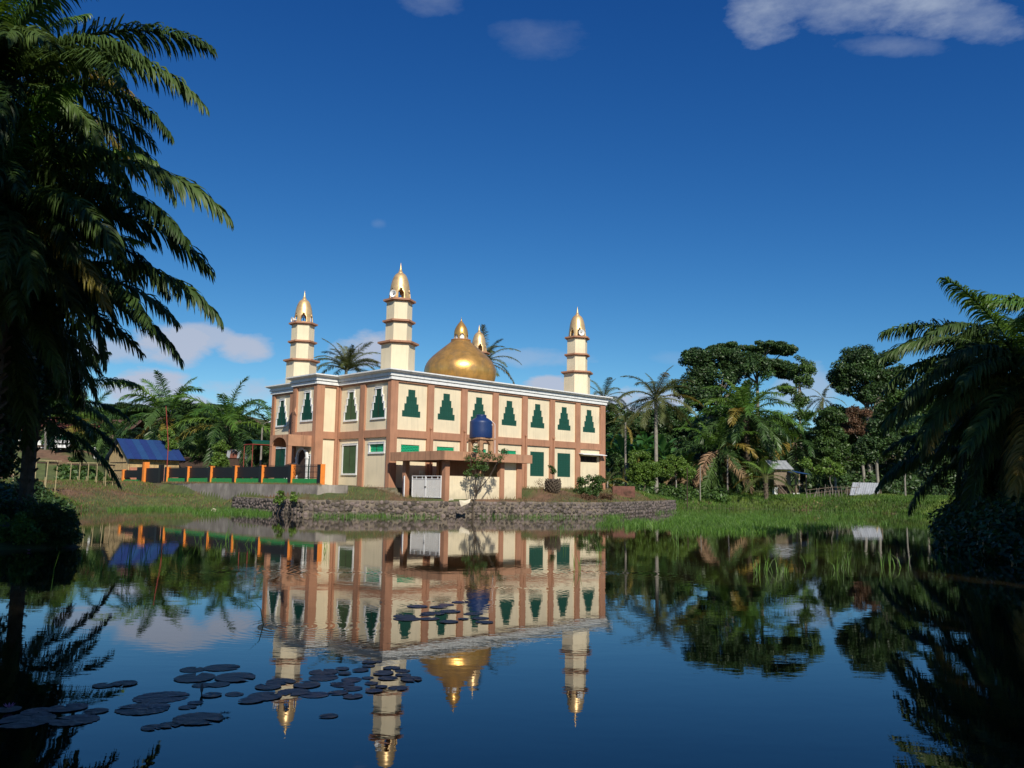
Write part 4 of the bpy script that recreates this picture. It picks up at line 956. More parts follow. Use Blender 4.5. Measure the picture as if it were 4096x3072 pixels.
# a grove on the photographer's own bank, behind and beside the camera: it throws the near water and the near palms into shade
def grove():
    b = Vector((-6, -6, gz(-6, -6)))
    p = tree('grove_tree', 'leafy tree of the shady grove behind the photographer', b, [(0, 0, 9.5, 3.6, 3.4, 3.0), (2.0, 1, 7.6, 2.4, 2.4, 1.9), (-2.2, -.5, 7.8, 2.4, 2.4, 1.9), (.5, -1.5, 11.5, 2.2, 2.2, 1.9), (.3, 1.6, 6.4, 2.2, 2.0, 1.3)], leaf_dk, n=9000, size=.28, rt=.26, seed=90, per=22, cr_=.95, bm=bark, group='shady grove on the near bank')
    spots = [(-6, -6, 1.05), (1, -7.5, 1.1), (8, -6.5, 1.05), (15, -5, 1.1), (-13, -5, 1.1), (-15.4, 8.6, 1.3), (-17.5, 12.6, 1.35), (-20.5, 20.0, 1.15), (21.5, 15, 1.1), (-10.0, 1.5, 1.9), (-17.5, .5, 1.8), (18, 6, 1.1), (-3, -13, 1.3), (6, -14, 1.3), (28, 28, 1.0)]
    for i, (x, y, s) in enumerate(spots):
        o = p if i == 0 else copy_tree(p); o.location = (x, y, gz(x, y)); o.rotation_euler = (0, 0, i * 1.3); o.scale = (s, s, s)
grove()

# ------------------------------------------------------------------ undergrowth, shrubs, bananas
def stuff_cloud(name, pts, n, size, m, seed, flat=.4):
    V, F = leaf_cloud(pts, n, size, seed, flat); return tag(link(name, fast_mesh(name, V, F, m)), kind='stuff')
def undergrowth():
    rg = random.Random(5); pts = []
    for k in range(260):
        px = rg.uniform(2380, 4300); Y = rg.choice([106, 114, 122, 130]) + rg.uniform(-4, 4); b = base_at(px, Y); s = rg.uniform(.9, 1.7); pts.append((b.x, b.y, b.z + s * .5, s * 1.5, s * 1.2, s, s))
    stuff_cloud('undergrowth', pts, 46000, .26, leaf_dk, 3)
    pts = []
    for k in range(120):
        px = rg.uniform(-100, 1150); Y = rg.choice([98, 106, 114, 122]) + rg.uniform(-4, 4); b = base_at(px, Y); s = rg.uniform(.9, 1.8); pts.append((b.x, b.y, b.z + s * .5, s * 1.5, s * 1.2, s, s))
    for k in range(60):
        px = rg.uniform(240, 430); Y = rg.uniform(78, 88); b = base_at(px, Y); s = rg.uniform(.3, .6); pts.append((b.x, b.y, b.z + s * .4, s * 1.6, s * 1.2, s * .7, s))
    stuff_cloud('undergrowth', pts, 26000, .24, leaf_md, 4)
    pts = []
    for k in range(70):
        px = rg.uniform(2440, 2900); Y = rg.uniform(90, 104); b = base_at(px, Y); s = rg.uniform(.4, .9); pts.append((b.x, b.y, b.z + s * .4, s * 1.5, s * 1.2, s, s))
    stuff_cloud('undergrowth', pts, 15000, .17, leaf_md, 5)
    pts = []
    for k in range(80):           # dark growth on the right hand bank
        x = rg.uniform(15.5, 34); y = 27 + (x - 15) * 1.55 + rg.uniform(-1.5, 3.5); d, _ = sdf([x], [y])
        if d[0] > .2: s = rg.uniform(.5, 1.1); pts.append((x, y, gz(x, y) + s * .4, s * 1.3, s * 1.2, s, s))
    for k in range(70):
        x = rg.uniform(14.2, 26); y = rg.uniform(14, 40); d, _ = sdf([x], [y])
        if .1 < d[0] < 4: s = rg.uniform(.35, .8); pts.append((x, y, gz(x, y) + s * .4, s * 1.3, s * 1.2, s, s))
    for k in range(60):
        x = rg.uniform(13.2, 18); y = rg.uniform(20, 31); d, _ = sdf([x], [y])
        if d[0] > .0: s = rg.uniform(.3, .55); pts.append((x, y, gz(x, y) + s * .4, s * 1.4, s * 1.3, s * .9, s * 1.5))
    stuff_cloud('undergrowth', pts, 46000, .11, leaf_dk, 6)
    pts = []
    for k in range(90):           # left bank under the palms
        x = rg.uniform(-34, -13); y = rg.uniform(24, 52); d, _ = sdf([x], [y])
        if .15 < d[0] < 6: s = rg.uniform(.35, .9); pts.append((x, y, gz(x, y) + s * .35, s * 1.3, s * 1.2, s * .9, s))
    stuff_cloud('undergrowth', pts, 24000, .12, leaf_dk, 7)
undergrowth()
def shrub_px(name, label, Y, lst, m, n, size, seed, base_px=None, cr_=.3, cat='shrub', group=None, rt=.03, bm=bark, per=12):
    b = base_at(base_px or lst[0][0], Y); return tree(name, label, b, blobs_px(b, Y, lst), m, n=n, size=size, rt=rt, seed=seed, per=per, cr_=cr_, cat=cat, bm=bm, group=group)
shrub_px('bank_shrub', 'shrub with yellow green heart leaves at the lower left water edge', 23.2, [(60, 2100, 70, 45, 0), (120, 2140, 50, 40, -.2), (20, 2150, 50, 35, 0)], leaf_bt, 1700, .085, 70, cr_=.22)
shrub_px('bank_shrub', 'narrow leaved shrub on the left bank spreading over the water', 23.6, [(210, 2080, 70, 45, 0), (250, 2130, 50, 40, -.3), (170, 2060, 50, 35, 0), (265, 2090, 36, 30, 0)], leaf_md, 2600, .075, 71, base_px=190, cr_=.22)
shrub_px('bank_shrub', 'dark shrub behind the yellow green bush on the left bank', 25.5, [(110, 2040, 90, 35, 0), (20, 2050, 60, 40, 0), (-20, 2120, 60, 60, 0), (260, 2165, 40, 22, -1.6), (200, 2180, 50, 22, -1.8), (100, 2185, 60, 24, -2.0)], leaf_dk, 3600, .085, 72, cr_=.25)
shrub_px('wall_plant', 'leafy green plant sprouting from the stone wall, left and larger one', 52.3, [(1118, 1985, 20, 18, 0), (1112, 2004, 14, 10, -.1)], leaf_bt, 260, .13, 73, cr_=.16, base_px=1118, per=8)
shrub_px('wall_plant', 'smaller leafy plant sprouting from the stone wall beside the larger one', 52.0, [(1175, 1983, 13, 14, 0), (1178, 1998, 9, 8, -.1)], leaf_bt, 150, .12, 74, cr_=.13, base_px=1175, per=7)
shrub_px('garden_shrub', 'big leaved green shrub against the right end of the mosque wall', 63.0, [(2350, 1925, 36, 22, 0), (2385, 1945, 28, 26, 0), (2330, 1950, 28, 24, 0), (2360, 1965, 40, 14, 0), (2400, 1915, 18, 14, 0)], leaf_md, 1300, .13, 75, cr_=.26)
shrub_px('garden_shrub', 'reddish twiggy weed clump between the stump and the green shrub', 60.5, [(2270, 1985, 40, 14, 0), (2340, 1990, 40, 12, 0), (2210, 1992, 30, 10, 0), (2420, 1985, 30, 10, 0)], leaf_br, 1500, .08, 76, cr_=.22)
shrub_px('dry_shrub', 'dry brown leafless shrub at the foot of the mosque wall', 66.0, [(2165, 1935, 22, 16, 0)], leaf_br, 120, .06, 77, cr_=.25)
b = base_at(1893, 54.3)
shb = blobs_px(b, 54.3, [(1905, 1800, 24, 18, 0), (1880, 1835, 22, 16, 0), (1925, 1840, 22, 20, .2), (1960, 1825, 26, 14, 0), (1995, 1838, 20, 12, 0), (2020, 1808, 16, 10, .2), (1900, 1870, 22, 20, 0), (1870, 1895, 16, 10, 0), (1915, 1905, 14, 8, 0), (1940, 1870, 16, 12, 0)])
tree('young_tree', 'young feathery tree growing in front of the washroom wall', b, shb, leaf_md, n=620, size=.105, rt=.05, bm=bark, seed=78, per=9, cr_=.20, trunk_to=1.6)
b = base_at(2210, 61.5)
tree('potted_shrub', 'leggy little shrub above the shaggy palm stump', b, blobs_px(b, 61.5, [(2207, 1872, 12, 10, 0), (2212, 1888, 10, 8, 0)]), leaf_md, n=170, size=.10, rt=.03, seed=79, per=6, cr_=.15, cat='shrub')
def stump():
    b = base_at(2212, 60.0, .05); r = empty('palm_stump', b, 0, 'shaggy dark palm stump covered in cut frond bases', 'stump')
    MB().lathe([(.30, 0), (.42, .25), (.46, .55), (.38, .85), (.2, 1.0)], 12).build('stump_core', bark, r)
    m = MB()
    for k in range(90):
        z = .05 + .9 * k / 90; a = k * 2.4; rr = .36 + .12 * math.sin(z * 3); c = Vector((rr * math.cos(a), rr * math.sin(a), z)); d = Vector((math.cos(a), math.sin(a), .8)); m.tube([c, c + d * .12], [.06, .035], 5)
    m.build('frond_bases', bark_c, r)
stump()
def banana():
    V = []; F = []; n = 9                                           # one leaf: arched blade with a folded midrib
    for i in range(n + 1):
        f = i / n; a = D2R(72) - D2R(95) * f ** 1.4; x = sum(math.cos(D2R(72) - D2R(95) * (k / n) ** 1.4) for k in range(i)) / n; z = sum(math.sin(D2R(72) - D2R(95) * (k / n) ** 1.4) for k in range(i)) / n
        w = .13 * math.sin(math.pi * min(1, f * .93 + .03)) ** .6 * (0.12 if f < .12 else 1)
        V += [(x, -w, z + w * .35), (x, 0, z), (x, w, z + w * .35)]
    for i in range(n): F += [(i * 3, i * 3 + 1, i * 3 + 4, i * 3 + 3), (i * 3 + 1, i * 3 + 2, i * 3 + 5, i * 3 + 4)]
    me = fast_mesh('leaf', V, F, leaf_ban)
    p = empty('banana_plant', (0, 0, 0)); MB().tube([(0, 0, -.2), (.03, 0, 1.2), (0, 0, 2.2)], [.16, .13, .08], 7).build('stem', leaf_yel, p)
    for k in range(9):
        L = 2.4 * (1 - .03 * k); link('leaf', me, p, M=Matrix.Translation((0, 0, 2.1 - .03 * k)) @ Matrix.Rotation(k * 2.4, 4, 'Z') @ Matrix.Rotation(D2R(-8 + k * 5), 4, 'Y') @ Matrix.Scale(L, 4))
    tag(p, 'banana plant with big arching green leaves in the clump behind the citrus tree', 'banana plant', 'banana clump right of the mosque')
    rg = random.Random(8); first = True
    for k in range(26):
        px = 2435 + k * 12.5 + rg.uniform(-8, 8); Y = rg.uniform(98, 112); o = p if first else copy_tree(p); first = False
        b = base_at(px, Y); o.location = b; o.rotation_euler = (0, 0, rg.uniform(0, 6.28)); s = rg.uniform(.9, 1.5); o.scale = (s, s, s * (1.25 if px < 2700 else 1))
banana()
def vine(px, py0, py1, Y, label, seed):
    b = base_at(px, Y - .6); h0 = P(px, py0, Y - .6).z - b.z; pts = [(random.Random(seed + k).uniform(-.35, .35), random.Random(seed * 3 + k).uniform(-.5, .1), h0 * (k + .3) / 14, .5, .45, .34, 1) for k in range(14)]
    r = empty('climbing_vine', b, 0, label, 'vine'); MB().tube([(0, 0, 0), (.1, .1, h0 * .5), (0, .1, h0)], .04, 5).build('stem', bark, r)
    V, F = leaf_cloud(pts, 2600, .13, seed); link('leaves', fast_mesh('leaves', V, F, leaf_md if seed == 81 else leaf_bt), r)
vine(2878, 1865, 1985, 97, 'thick green climbing vine wrapping the trunk of the grey skirted oil palm', 81)
vine(2998, 1850, 1985, 98, 'yellow green climbing vine on the trunk of the largest oil palm', 82)
def coconuts():
    me = MB(); me.lathe([(.02, -.13), (.09, -.10), (.13, 0), (.10, .09), (.02, .14)], 8); mesh = me.mesh('coconut', leaf_yel); mesh.shade_smooth(); rg = random.Random(3)
    c = base_at(2998, 95.6)
    for k in range(15):
        lay = 0 if k < 8 else (1 if k < 13 else 2); o = link('coconut', mesh, None, loc=c + Vector((rg.uniform(-.42, .42) * (1 - .3 * lay), rg.uniform(-.2, .2), .1 + .2 * lay))); o.rotation_euler = (rg.random(), rg.random(), 0)
        tag(o, 'pale yellow green coconut in the heap at the foot of the vine covered palm', 'coconut', 'heap of coconuts on the right bank')
coconuts()

# ------------------------------------------------------------------ grasses
def blades(name, pts, h, w, m, seed, lean=.35, hv=.4):
    rg = np.random.default_rng(seed); p = np.asarray(pts, float); n = len(p); a = rg.uniform(0, 2 * np.pi, n); hh = h * rg.uniform(1 - hv, 1 + hv, n) if np.isscalar(h) else h * rg.uniform(1 - hv, 1 + hv, n)
    ld = rg.uniform(0, 2 * np.pi, n); la = np.abs(rg.normal(0, lean, n)) * hh; dx = np.cos(a) * w / 2; dy = np.sin(a) * w / 2; z0 = -.04
    def V_(fx, k, wz): return np.stack([p[:, 0] + np.cos(ld) * la * fx + k * dx * wz, p[:, 1] + np.sin(ld) * la * fx + k * dy * wz, p[:, 2] + (z0 if fx == 0 else hh * (fx ** .75) * (1 - .15 * fx))], 1)
    V = np.stack([V_(0, -1, 1), V_(0, 1, 1), V_(.45, -1, .8), V_(.45, 1, .8), V_(1, -1, .1), V_(1, 1, .1)], 1).reshape(-1, 3)
    b = np.arange(n)[:, None] * 6; F = np.concatenate([b + [0, 1, 3, 2], b + [2, 3, 5, 4]], 0)
    return tag(link(name, fast_mesh(name, V, F, m)), kind='stuff')
def scatter(n, x0, x1, y0, y1, dmin, dmax, seed, cl=None, reg=None):
    rg = np.random.default_rng(seed); x = rg.uniform(x0, x1, n); y = rg.uniform(y0, y1, n)
    if cl: keep = (lump(x, y, cl[0], seed) + rg.normal(0, .3, n)) > cl[1]; x, y = x[keep], y[keep]
    d, dw = sdf(x, y); k = (d > dmin) & (d < dmax)
    if reg is not None: k &= reg(x, y, d, dw)
    x, y = x[k], y[k]; return np.stack([x, y, ground(x, y)], 1)
def st_(x, y): return (x - X0) * Uv.x + (y - Y0) * Uv.y, (x - X0) * Vv.x + (y - Y0) * Vv.y
def clear(x, y, d, dw):
    s, t = st_(x, y); return ~((s > -5.6) & (s < 24) & (t > -.1) & (t < 28)) & ~((s > -.6) & (s < 7) & (t > -6.3) & (t < 0))
def grasses():
    rg = np.random.default_rng(12)
    # lush bank on the right
    blades('bank_grass', scatter(150000, 12, 46, 56, 106, .0, 13, 21, None, lambda x, y, d, dw: clear(x, y, d, dw) & (dw > 1.2)), .30, .055, grass_g, 22, .5)
    blades('bank_grass', scatter(26000, 13, 36, 26, 62, .0, 5, 24, None, clear), .28, .03, grass_g, 25, .5)
    # dry and brown weeds on the mosque bank
    wallside = lambda x, y, d, dw: clear(x, y, d, dw) & (dw < 6) & (d > .45)
    blades('dry_weeds', scatter(60000, -14, 20, 50, 80, .4, 7, 26, (.8, -.5), wallside), .20, .022, grass_b, 27, .6, .6)
    blades('bank_grass', scatter(24000, -14, 20, 50, 80, .4, 7, 28, (1.1, .2), wallside), .13, .02, grass_g, 29, .6, .6)
    # along the top of the concrete wall and the foot of the fence
    q = [];
    for k in range(5000): s, t = random.Random(k).uniform(-5.4, -5.15), random.Random(k + 9000).uniform(0, 24.5); v = W(s, t, 1.79); q.append(tuple(v))
    blades('dry_weeds', q, .13, .014, grass_b, 31, .4, .6)
    # left yard
    blades('yard_grass', scatter(60000, -52, -14, 52, 84, .1, 16, 32, None, lambda x, y, d, dw: clear(x, y, d, dw) & (dw > .3)), .16, .035, grass_b, 33, .5)
    blades('yard_grass', scatter(50000, -52, -14, 44, 92, .0, 22, 34, (.35, .0), lambda x, y, d, dw: clear(x, y, d, dw) & (dw > .3)), .22, .035, grass_g, 35, .5)
    blades('bank_grass', scatter(30000, -42, -14, 22, 56, .0, 7, 36, None, clear), .26, .028, grass_g, 37, .5)
    # grass standing in the shallow water
    P_ = []
    def patch(px0, px1, py0, py1, n, f=None):
        x = rg.uniform(px0, px1, n); y = rg.uniform(py0, py1, n)
        for a, b in zip(x, y):
            if f and not f(a, b): continue
            g = G(a, b, 0); P_.append((g.x, g.y, 0))
    nzf = lambda a, b: math.sin(a * .021) + math.sin(b * .13 + a * .007) + .8 * math.sin(a * .05 + b * .09)
    patch(2620, 3700, 2040, 2074, 5200, lambda a, b: nzf(a, b) > -.9)
    patch(2500, 3330, 2072, 2136, 15000, lambda a, b: (abs(a - 2900) / 430) ** 2 + (abs(b - 2100) / 38) ** 2 < 1.0 + .35 * nzf(a, b))
    patch(2700, 3080, 2058, 2096, 4500)
    patch(2380, 2760, 2062, 2110, 3200, lambda a, b: nzf(a, b) > .1)
    patch(2230, 2480, 2062, 2120, 500, lambda a, b: nzf(a, b) > .3)
    patch(3240, 3560, 2070, 2110, 1500, lambda a, b: nzf(a, b) > .0)
    patch(2100, 2500, 2064, 2076, 350); patch(1900, 2200, 2066, 2074, 180)
    patch(1390, 1545, 2052, 2070, 900); patch(1250, 1400, 2060, 2076, 260); patch(1540, 1760, 2062, 2078, 260)
    patch(770, 1090, 2036, 2062, 1900); patch(430, 770, 2030, 2046, 1700); patch(1000, 1090, 2050, 2062, 300); patch(900, 1060, 2034, 2058, 1100)
    blades('water_grass', P_, .21, .017, grass_w, 41, .6, .7)
    P_ = []
    patch(690, 1010, 2100, 2200, 60, lambda a, b: nzf(a, b) > .3); patch(300, 700, 2110, 2240, 50); patch(2200, 2420, 2080, 2200, 70); patch(3000, 3900, 2150, 2300, 70)
    blades('water_grass', P_, .30, .010, grass_w, 43, .5, .5)
grasses()
def reeds():
    rg = random.Random(17)
    L_ = [(510, 2278, .9), (578, 2226, .8), (724, 2250, .8), (735, 2262, .7), (827, 2200, .6), (866, 2204, .5), (801, 2180, .7), (905, 2161, .6), (1008, 2220, .4), (203, 2362, .75), (397, 2284, .5), (330, 2239, .5), (368, 2252, .4), (640, 2194, .5), (672, 2194, .5),
          (297, 2162, .5), (491, 2336, .35), (588, 2297, .45), (1310, 2207, .6), (2310, 2284, .5), (2705, 2187, .6), (3019, 2290, .45), (3052, 2284, .5), (3097, 2290, .45), (3132, 2290, .3), (3355, 2284, .5), (3394, 2258, .5), (3517, 2265, .5), (3572, 2265, .55), (3623, 2271, .6), (3691, 2245, .4), (3762, 2245, .4), (1057, 2500, .55), (2400, 2230, .5)]
    for i, (px, py, h) in enumerate(L_):
        g = G(px, py, 0); n = 1 if i in (9, 32) else rg.randint(3, 6); m = MB()
        for k in range(n):
            a = rg.uniform(0, 6.28); l = rg.uniform(.05, .45) * h; hh = h * rg.uniform(.6, 1.1); b = Vector((rg.uniform(-.1, .1), rg.uniform(-.1, .1), -.05)) if n > 1 else Vector((0, 0, -.05)); w = .0065
            d = Vector((math.cos(a), math.sin(a), 0)); s = Vector((1, 0, 0)) * w
            p1 = b + d * l * .3 + Vector((0, 0, hh * .55)); p2 = b + d * l + Vector((0, 0, hh * rg.uniform(.8, 1)))
            m.add([b - s, b + s, p1 + s * .8, p1 - s * .8, p2 + s * .1, p2 - s * .1], [(0, 1, 2, 3), (3, 2, 4, 5)])
        where = 'left part of the pond' if px < 1200 else ('middle of the pond' if px < 2500 else 'right part of the pond')
        part = (lambda q: 0 if q < 1200 else (1 if q < 2500 else 2)); rk = sorted(q[0] for k_, q in enumerate(L_) if part(q[0]) == part(px) and k_ not in (9, 32)).index(px) if i not in (9, 32) else 0
        lab = 'thin green reed tuft, ' + ('first second third fourth fifth sixth seventh eighth ninth tenth eleventh twelfth thirteenth fourteenth fifteenth sixteenth seventeenth eighteenth nineteenth twentieth'.split()[rk]) + ' from the left in the ' + where
        if i == 9: lab = 'tall single reed stalk with a side leaf at the left'
        if i == 32: lab = 'single tall reed left of the reflected minaret'
        o = m.build('reed_tuft', grass_w); o.location = g; tag(o, lab, 'reed', None if i in (9, 32) else 'reeds in the ' + where)
reeds()

# ------------------------------------------------------------------ lily pads
ORD = 'first second third fourth fifth sixth seventh eighth ninth tenth eleventh twelfth thirteenth fourteenth fifteenth sixteenth seventeenth eighteenth nineteenth twentieth'.split()
def lilies():
    rg = random.Random(23); var = []
    for q in range(7):
        m = MB(); n = 44; notch = 2 if q != 3 else 5; vs = [(0, 0, .0005)]; ring1 = []; ring2 = []
        for k in range(n):
            a = 2 * math.pi * k / n; nn = min(k, n - k); cut = nn < notch
            r = (1.0 + (.035 if k % 2 else -.02) + rg.uniform(-.02, .02)) * (.25 if nn == 0 else 1) * (1 + .05 * math.sin(2 * a + q)); zc = .005 * math.sin(3 * a + q) + (.006 if rg.random() < .12 else 0)
            ring1.append((r * .6 * math.cos(a), r * .6 * math.sin(a), .001 + rg.uniform(0, .001))); ring2.append((r * math.cos(a), r * math.sin(a), .0015 + max(0, zc * .35)))
        vs += ring1 + ring2; fs = []
        for k in range(n):
            k2 = (k + 1) % n; fs += [(0, 1 + k, 1 + k2), (1 + k, 1 + n + k, 1 + n + k2, 1 + k2)]
        me = m.add(vs, fs).mesh('lily_pad', pad_m); me.shade_smooth(); var.append(me)
    a1 = [((1190, 1051, 150), 0), ((1372, 1039, 200), 0), ((1205, 1102, 240), 0), ((1455, 1100, 245), 0), ((1250, 1148, 120), 0), ((1355, 1143, 130), 0), ((640, 1150, 130), 1), ((770, 1138, 150), 1), ((1000, 1222, 300), 2), ((880, 1295, 290), 2), ((985, 1278, 120), 2), ((1310, 1210, 120), 2),
          ((1450, 1203, 110), 2), ((1160, 1285, 100), 2), ((1210, 1258, 90), 2), ((1225, 1358, 280), 3), ((1290, 1340, 150), 3), ((940, 1410, 130), 3), ((1050, 1395, 130), 3), ((420, 1290, 210), 4), ((160, 1365, 330), 4), ((460, 1365, 260), 4), ((590, 1310, 140), 4), ((50, 1300, 150), 4), ((230, 1310, 180), 4)]
    names = ['in the upper left group of pads', 'of the pair left of the main groups', 'in the loose central left group of pads', 'in the small group nearest the bottom edge', 'in the lower left corner group', 'in the group between the reflected minarets',
             'in the group over the main reflected minaret', 'in the group over the reflected blue tank', 'lying alone below the other pads']
    items = [(x / 1.547, 2000 + y / 1.547, w / 1.547, c) for (x, y, w), c in a1]
    a2 = [(1465, 257, 200), (1602, 232, 105), (1620, 267, 100), (1465, 297, 210), (1150, 327, 200), (1055, 365, 190), (1340, 352, 200), (1670, 313, 150), (1245, 405, 220), (1030, 437, 250), (930, 467, 180), (1400, 425, 190), (1570, 410, 140), (1680, 437, 140), (1560, 345, 90), (1610, 350, 160), (1680, 378, 140)]
    items += [(500 + x / 1.843, 2550 + y / 1.843, w / 1.843, 5) for x, y, w in a2]
    a3 = [(1735, 243, 120), (1800, 185, 110), (1860, 180, 70), (1795, 213, 90), (1965, 227, 120), (1905, 265, 155), (2045, 247, 115), (2050, 278, 110), (1940, 303, 140), (2110, 310, 160), (1790, 300, 90), (1815, 340, 100), (1890, 365, 90), (1835, 398, 120), (2010, 375, 140)]
    items += [(500 + x / 1.843, 2550 + y / 1.843, w / 1.843, 6) for x, y, w in a3]; items.append((500 + 1500 / 1.843, 2550 + 582 / 1.843, 130 / 1.843, 8))
    a4 = [(1035, 660, 130), (1165, 665, 110), (1215, 650, 100), (1290, 634, 90), (1130, 704, 140), (1240, 691, 130), (955, 720, 140), (970, 737, 160), (1110, 737, 120), (1230, 755, 120), (1380, 705, 120), (1425, 733, 110), (1450, 758, 115), (1320, 738, 70), (1080, 715, 60)]
    items += [(1000 + x / 1.547, 2000 + y / 1.547, w / 1.547, 7) for x, y, w in a4]
    for i, (px, py, w, c) in enumerate(items):
        g = G(px, py, .0); r = w * g.y / FPX / 2
        o = link('lily_pad', var[i % 7], None, loc=(g.x, g.y, .0015 + .0016 * (i % 4))); o.rotation_euler = (0, 0, rg.uniform(0, 6.28)); o.scale = (r, r, 1.0)
        rk = ORD[sorted((q[0], q[1]) for q in items if q[3] == c).index((px, py))]
        size = 'large' if w > 150 else ('small' if w < 80 else 'mid-sized')
        tag(o, size + ' lily pad, ' + (rk + ' from the left ' if c != 8 else '') + names[c], 'lily pad', 'lily pads ' + names[c])
    g = G(806, 2778, 0)
    b = empty('lily_bud', g, 0, 'closed dark water lily bud standing on a short stalk', 'lily bud'); MB().tube([(.0, 0, -.05), (.0, 0, .03)], .006, 5).build('stem', bark, b); MB().lathe([(.003, .01), (.012, .03), (.014, .05), (.008, .08), (.002, .10)], 8).build('bud', pad_m, b, True)
    g = G(898, 2862, 0); f = empty('lily_flower', g, 0, 'half open dark water lily at the edge of a large pad', 'water lily')
    for k in range(10):
        a = k * .63; MB().add([(.01 * math.cos(a), .01 * math.sin(a), .01), (.03 * math.cos(a - .3), .03 * math.sin(a - .3), .016), (.055 * math.cos(a), .055 * math.sin(a), .022), (.03 * math.cos(a + .3), .03 * math.sin(a + .3), .016)], [(0, 1, 2, 3)]).build('petal', pad_m, f)
    for (px, py, lab) in ((35, 2842, 'pink water lily in the shade at the lower left corner'), (115, 2206, 'pink flower hanging over the water at the left bank')):
        g = G(px, py, 0); f = empty('lily_flower', g, 0, lab, 'flower')
        for k in range(9):
            a = k * .7; MB().add([(0, 0, .02), (.03 * math.cos(a - .3), .03 * math.sin(a - .3), .035), (.045 * math.cos(a), .045 * math.sin(a), .055), (.03 * math.cos(a + .3), .03 * math.sin(a + .3), .035)], [(0, 1, 2, 3)]).build('petal', flower, f)
lilies()

# ------------------------------------------------------------------ bamboo hut with blue roof
def sheet(mb, a, b, c, d, th=.03, ribs=0, amp=.03):
    """roof sheet from corners a-b (eave) and d-c (ridge), optionally ribbed along the slope"""
    a, b, c, d = map(Vector, (a, b, c, d)); n = (b - a).cross(d - a).normalized()
    if n.z < 0: n = -n
    k = max(1, ribs * 2)
    top = []; bot = []
    for i in range(k + 1):
        f = i / k; o = n * (amp if i % 2 else 0); e = a.lerp(b, f); r = d.lerp(c, f); top += [e + o, r + o]; bot += [e + o - n * th, r + o - n * th]
    V = top + bot; N_ = len(top); F = []
    for i in range(k):
        q = (2 * i, 2 * i + 2, 2 * i + 3, 2 * i + 1); F += [q, tuple(N_ + v for v in q[::-1]), (2 * i, N_ + 2 * i, N_ + 2 * i + 2, 2 * i + 2), (2 * i + 1, 2 * i + 3, N_ + 2 * i + 3, N_ + 2 * i + 1)]
    F += [(0, 1, N_ + 1, N_), (2 * k, N_ + 2 * k, N_ + 2 * k + 1, 2 * k + 1)]
    return mb.add(V, F)
def hut():
    c = P(509, 1936, 80); h = empty('bamboo_hut', Vector((c.x, c.y, 0)), YAW, 'small hut with woven bamboo and brick walls under a blue metal roof', 'hut')
    L_, Wd, zb, ze, zr = 4.8, 5.0, 1.2, 4.25, 5.95
    g = MB(); g.add([(0, 0, 2.9), (0, Wd, 2.9), (0, Wd, ze), (0, Wd / 2, zr - .1), (0, 0, ze), (.08, 0, 2.9), (.08, Wd, 2.9), (.08, Wd, ze), (.08, Wd / 2, zr - .1), (.08, 0, ze)], [(0, 4, 3, 2, 1), (5, 6, 7, 8, 9), (0, 1, 6, 5), (1, 2, 7, 6), (0, 5, 9, 4)]); g.build('gable_wall', bamboo, h)
    MB().box(0, .07, 1.4, Wd, zb, 2.895).build('bamboo_panel', bamboo, h)
    MB().box(0, .12, 0, 1.39, zb, 2.895).build('brick_wall', brickm, h)
    MB().box(.125, L_, 0, .12, zb, 3.2).build('brick_wall', brickm, h); MB().box(.125, L_, .02, .09, 3.205, ze).build('bamboo_panel', bamboo, h)
    MB().box(.1, L_, Wd - .1, Wd, zb, ze).box(L_ - .1, L_, .13, Wd - .11, zb, ze).build('back_wall', bamboo, h)
    for (z, y0, y1) in ((2.9, -.03, Wd), (3.65, .5, Wd - .4), (2.1, 1.4, Wd)): MB().box(-.05, -.003, y0, y1, z, z + .05).build('batten', wood_d, h)
    n = 8
    for k in range(n):
        x0 = -.35 + (L_ + .75) * k / n; x1 = -.35 + (L_ + .75) * (k + 1) / n; sh = MB(); sheet(sh, (x0, -.55, ze - .28), (x1 - .012, -.55, ze - .28), (x1 - .012, Wd / 2, zr), (x0, Wd / 2, zr), .02, 5, .022); sh.build('roof_sheet', blue_r, h)
    sh = MB(); sheet(sh, (-.35, Wd + .5, ze - .3), (L_ + .4, Wd + .5, ze - .3), (L_ + .4, Wd / 2 + .02, zr), (-.35, Wd / 2 + .02, zr), .02, 30, .022); sh.build('roof_sheet', blue_r, h)
    for k in range(5): MB().box(.3 + k * 1.05, .38 + k * 1.05, -.45, .0, ze - .36, ze - .28).build('rafter', wood, h)
    for k in range(4): MB().tube([(-.5 - .1 * k, .9 + .3 * k, 1.4), (-.06, 1.0 + .25 * k, 2.5 + .1 * k)], .02, 5).build('leaning_stick', wood, h)
hut()

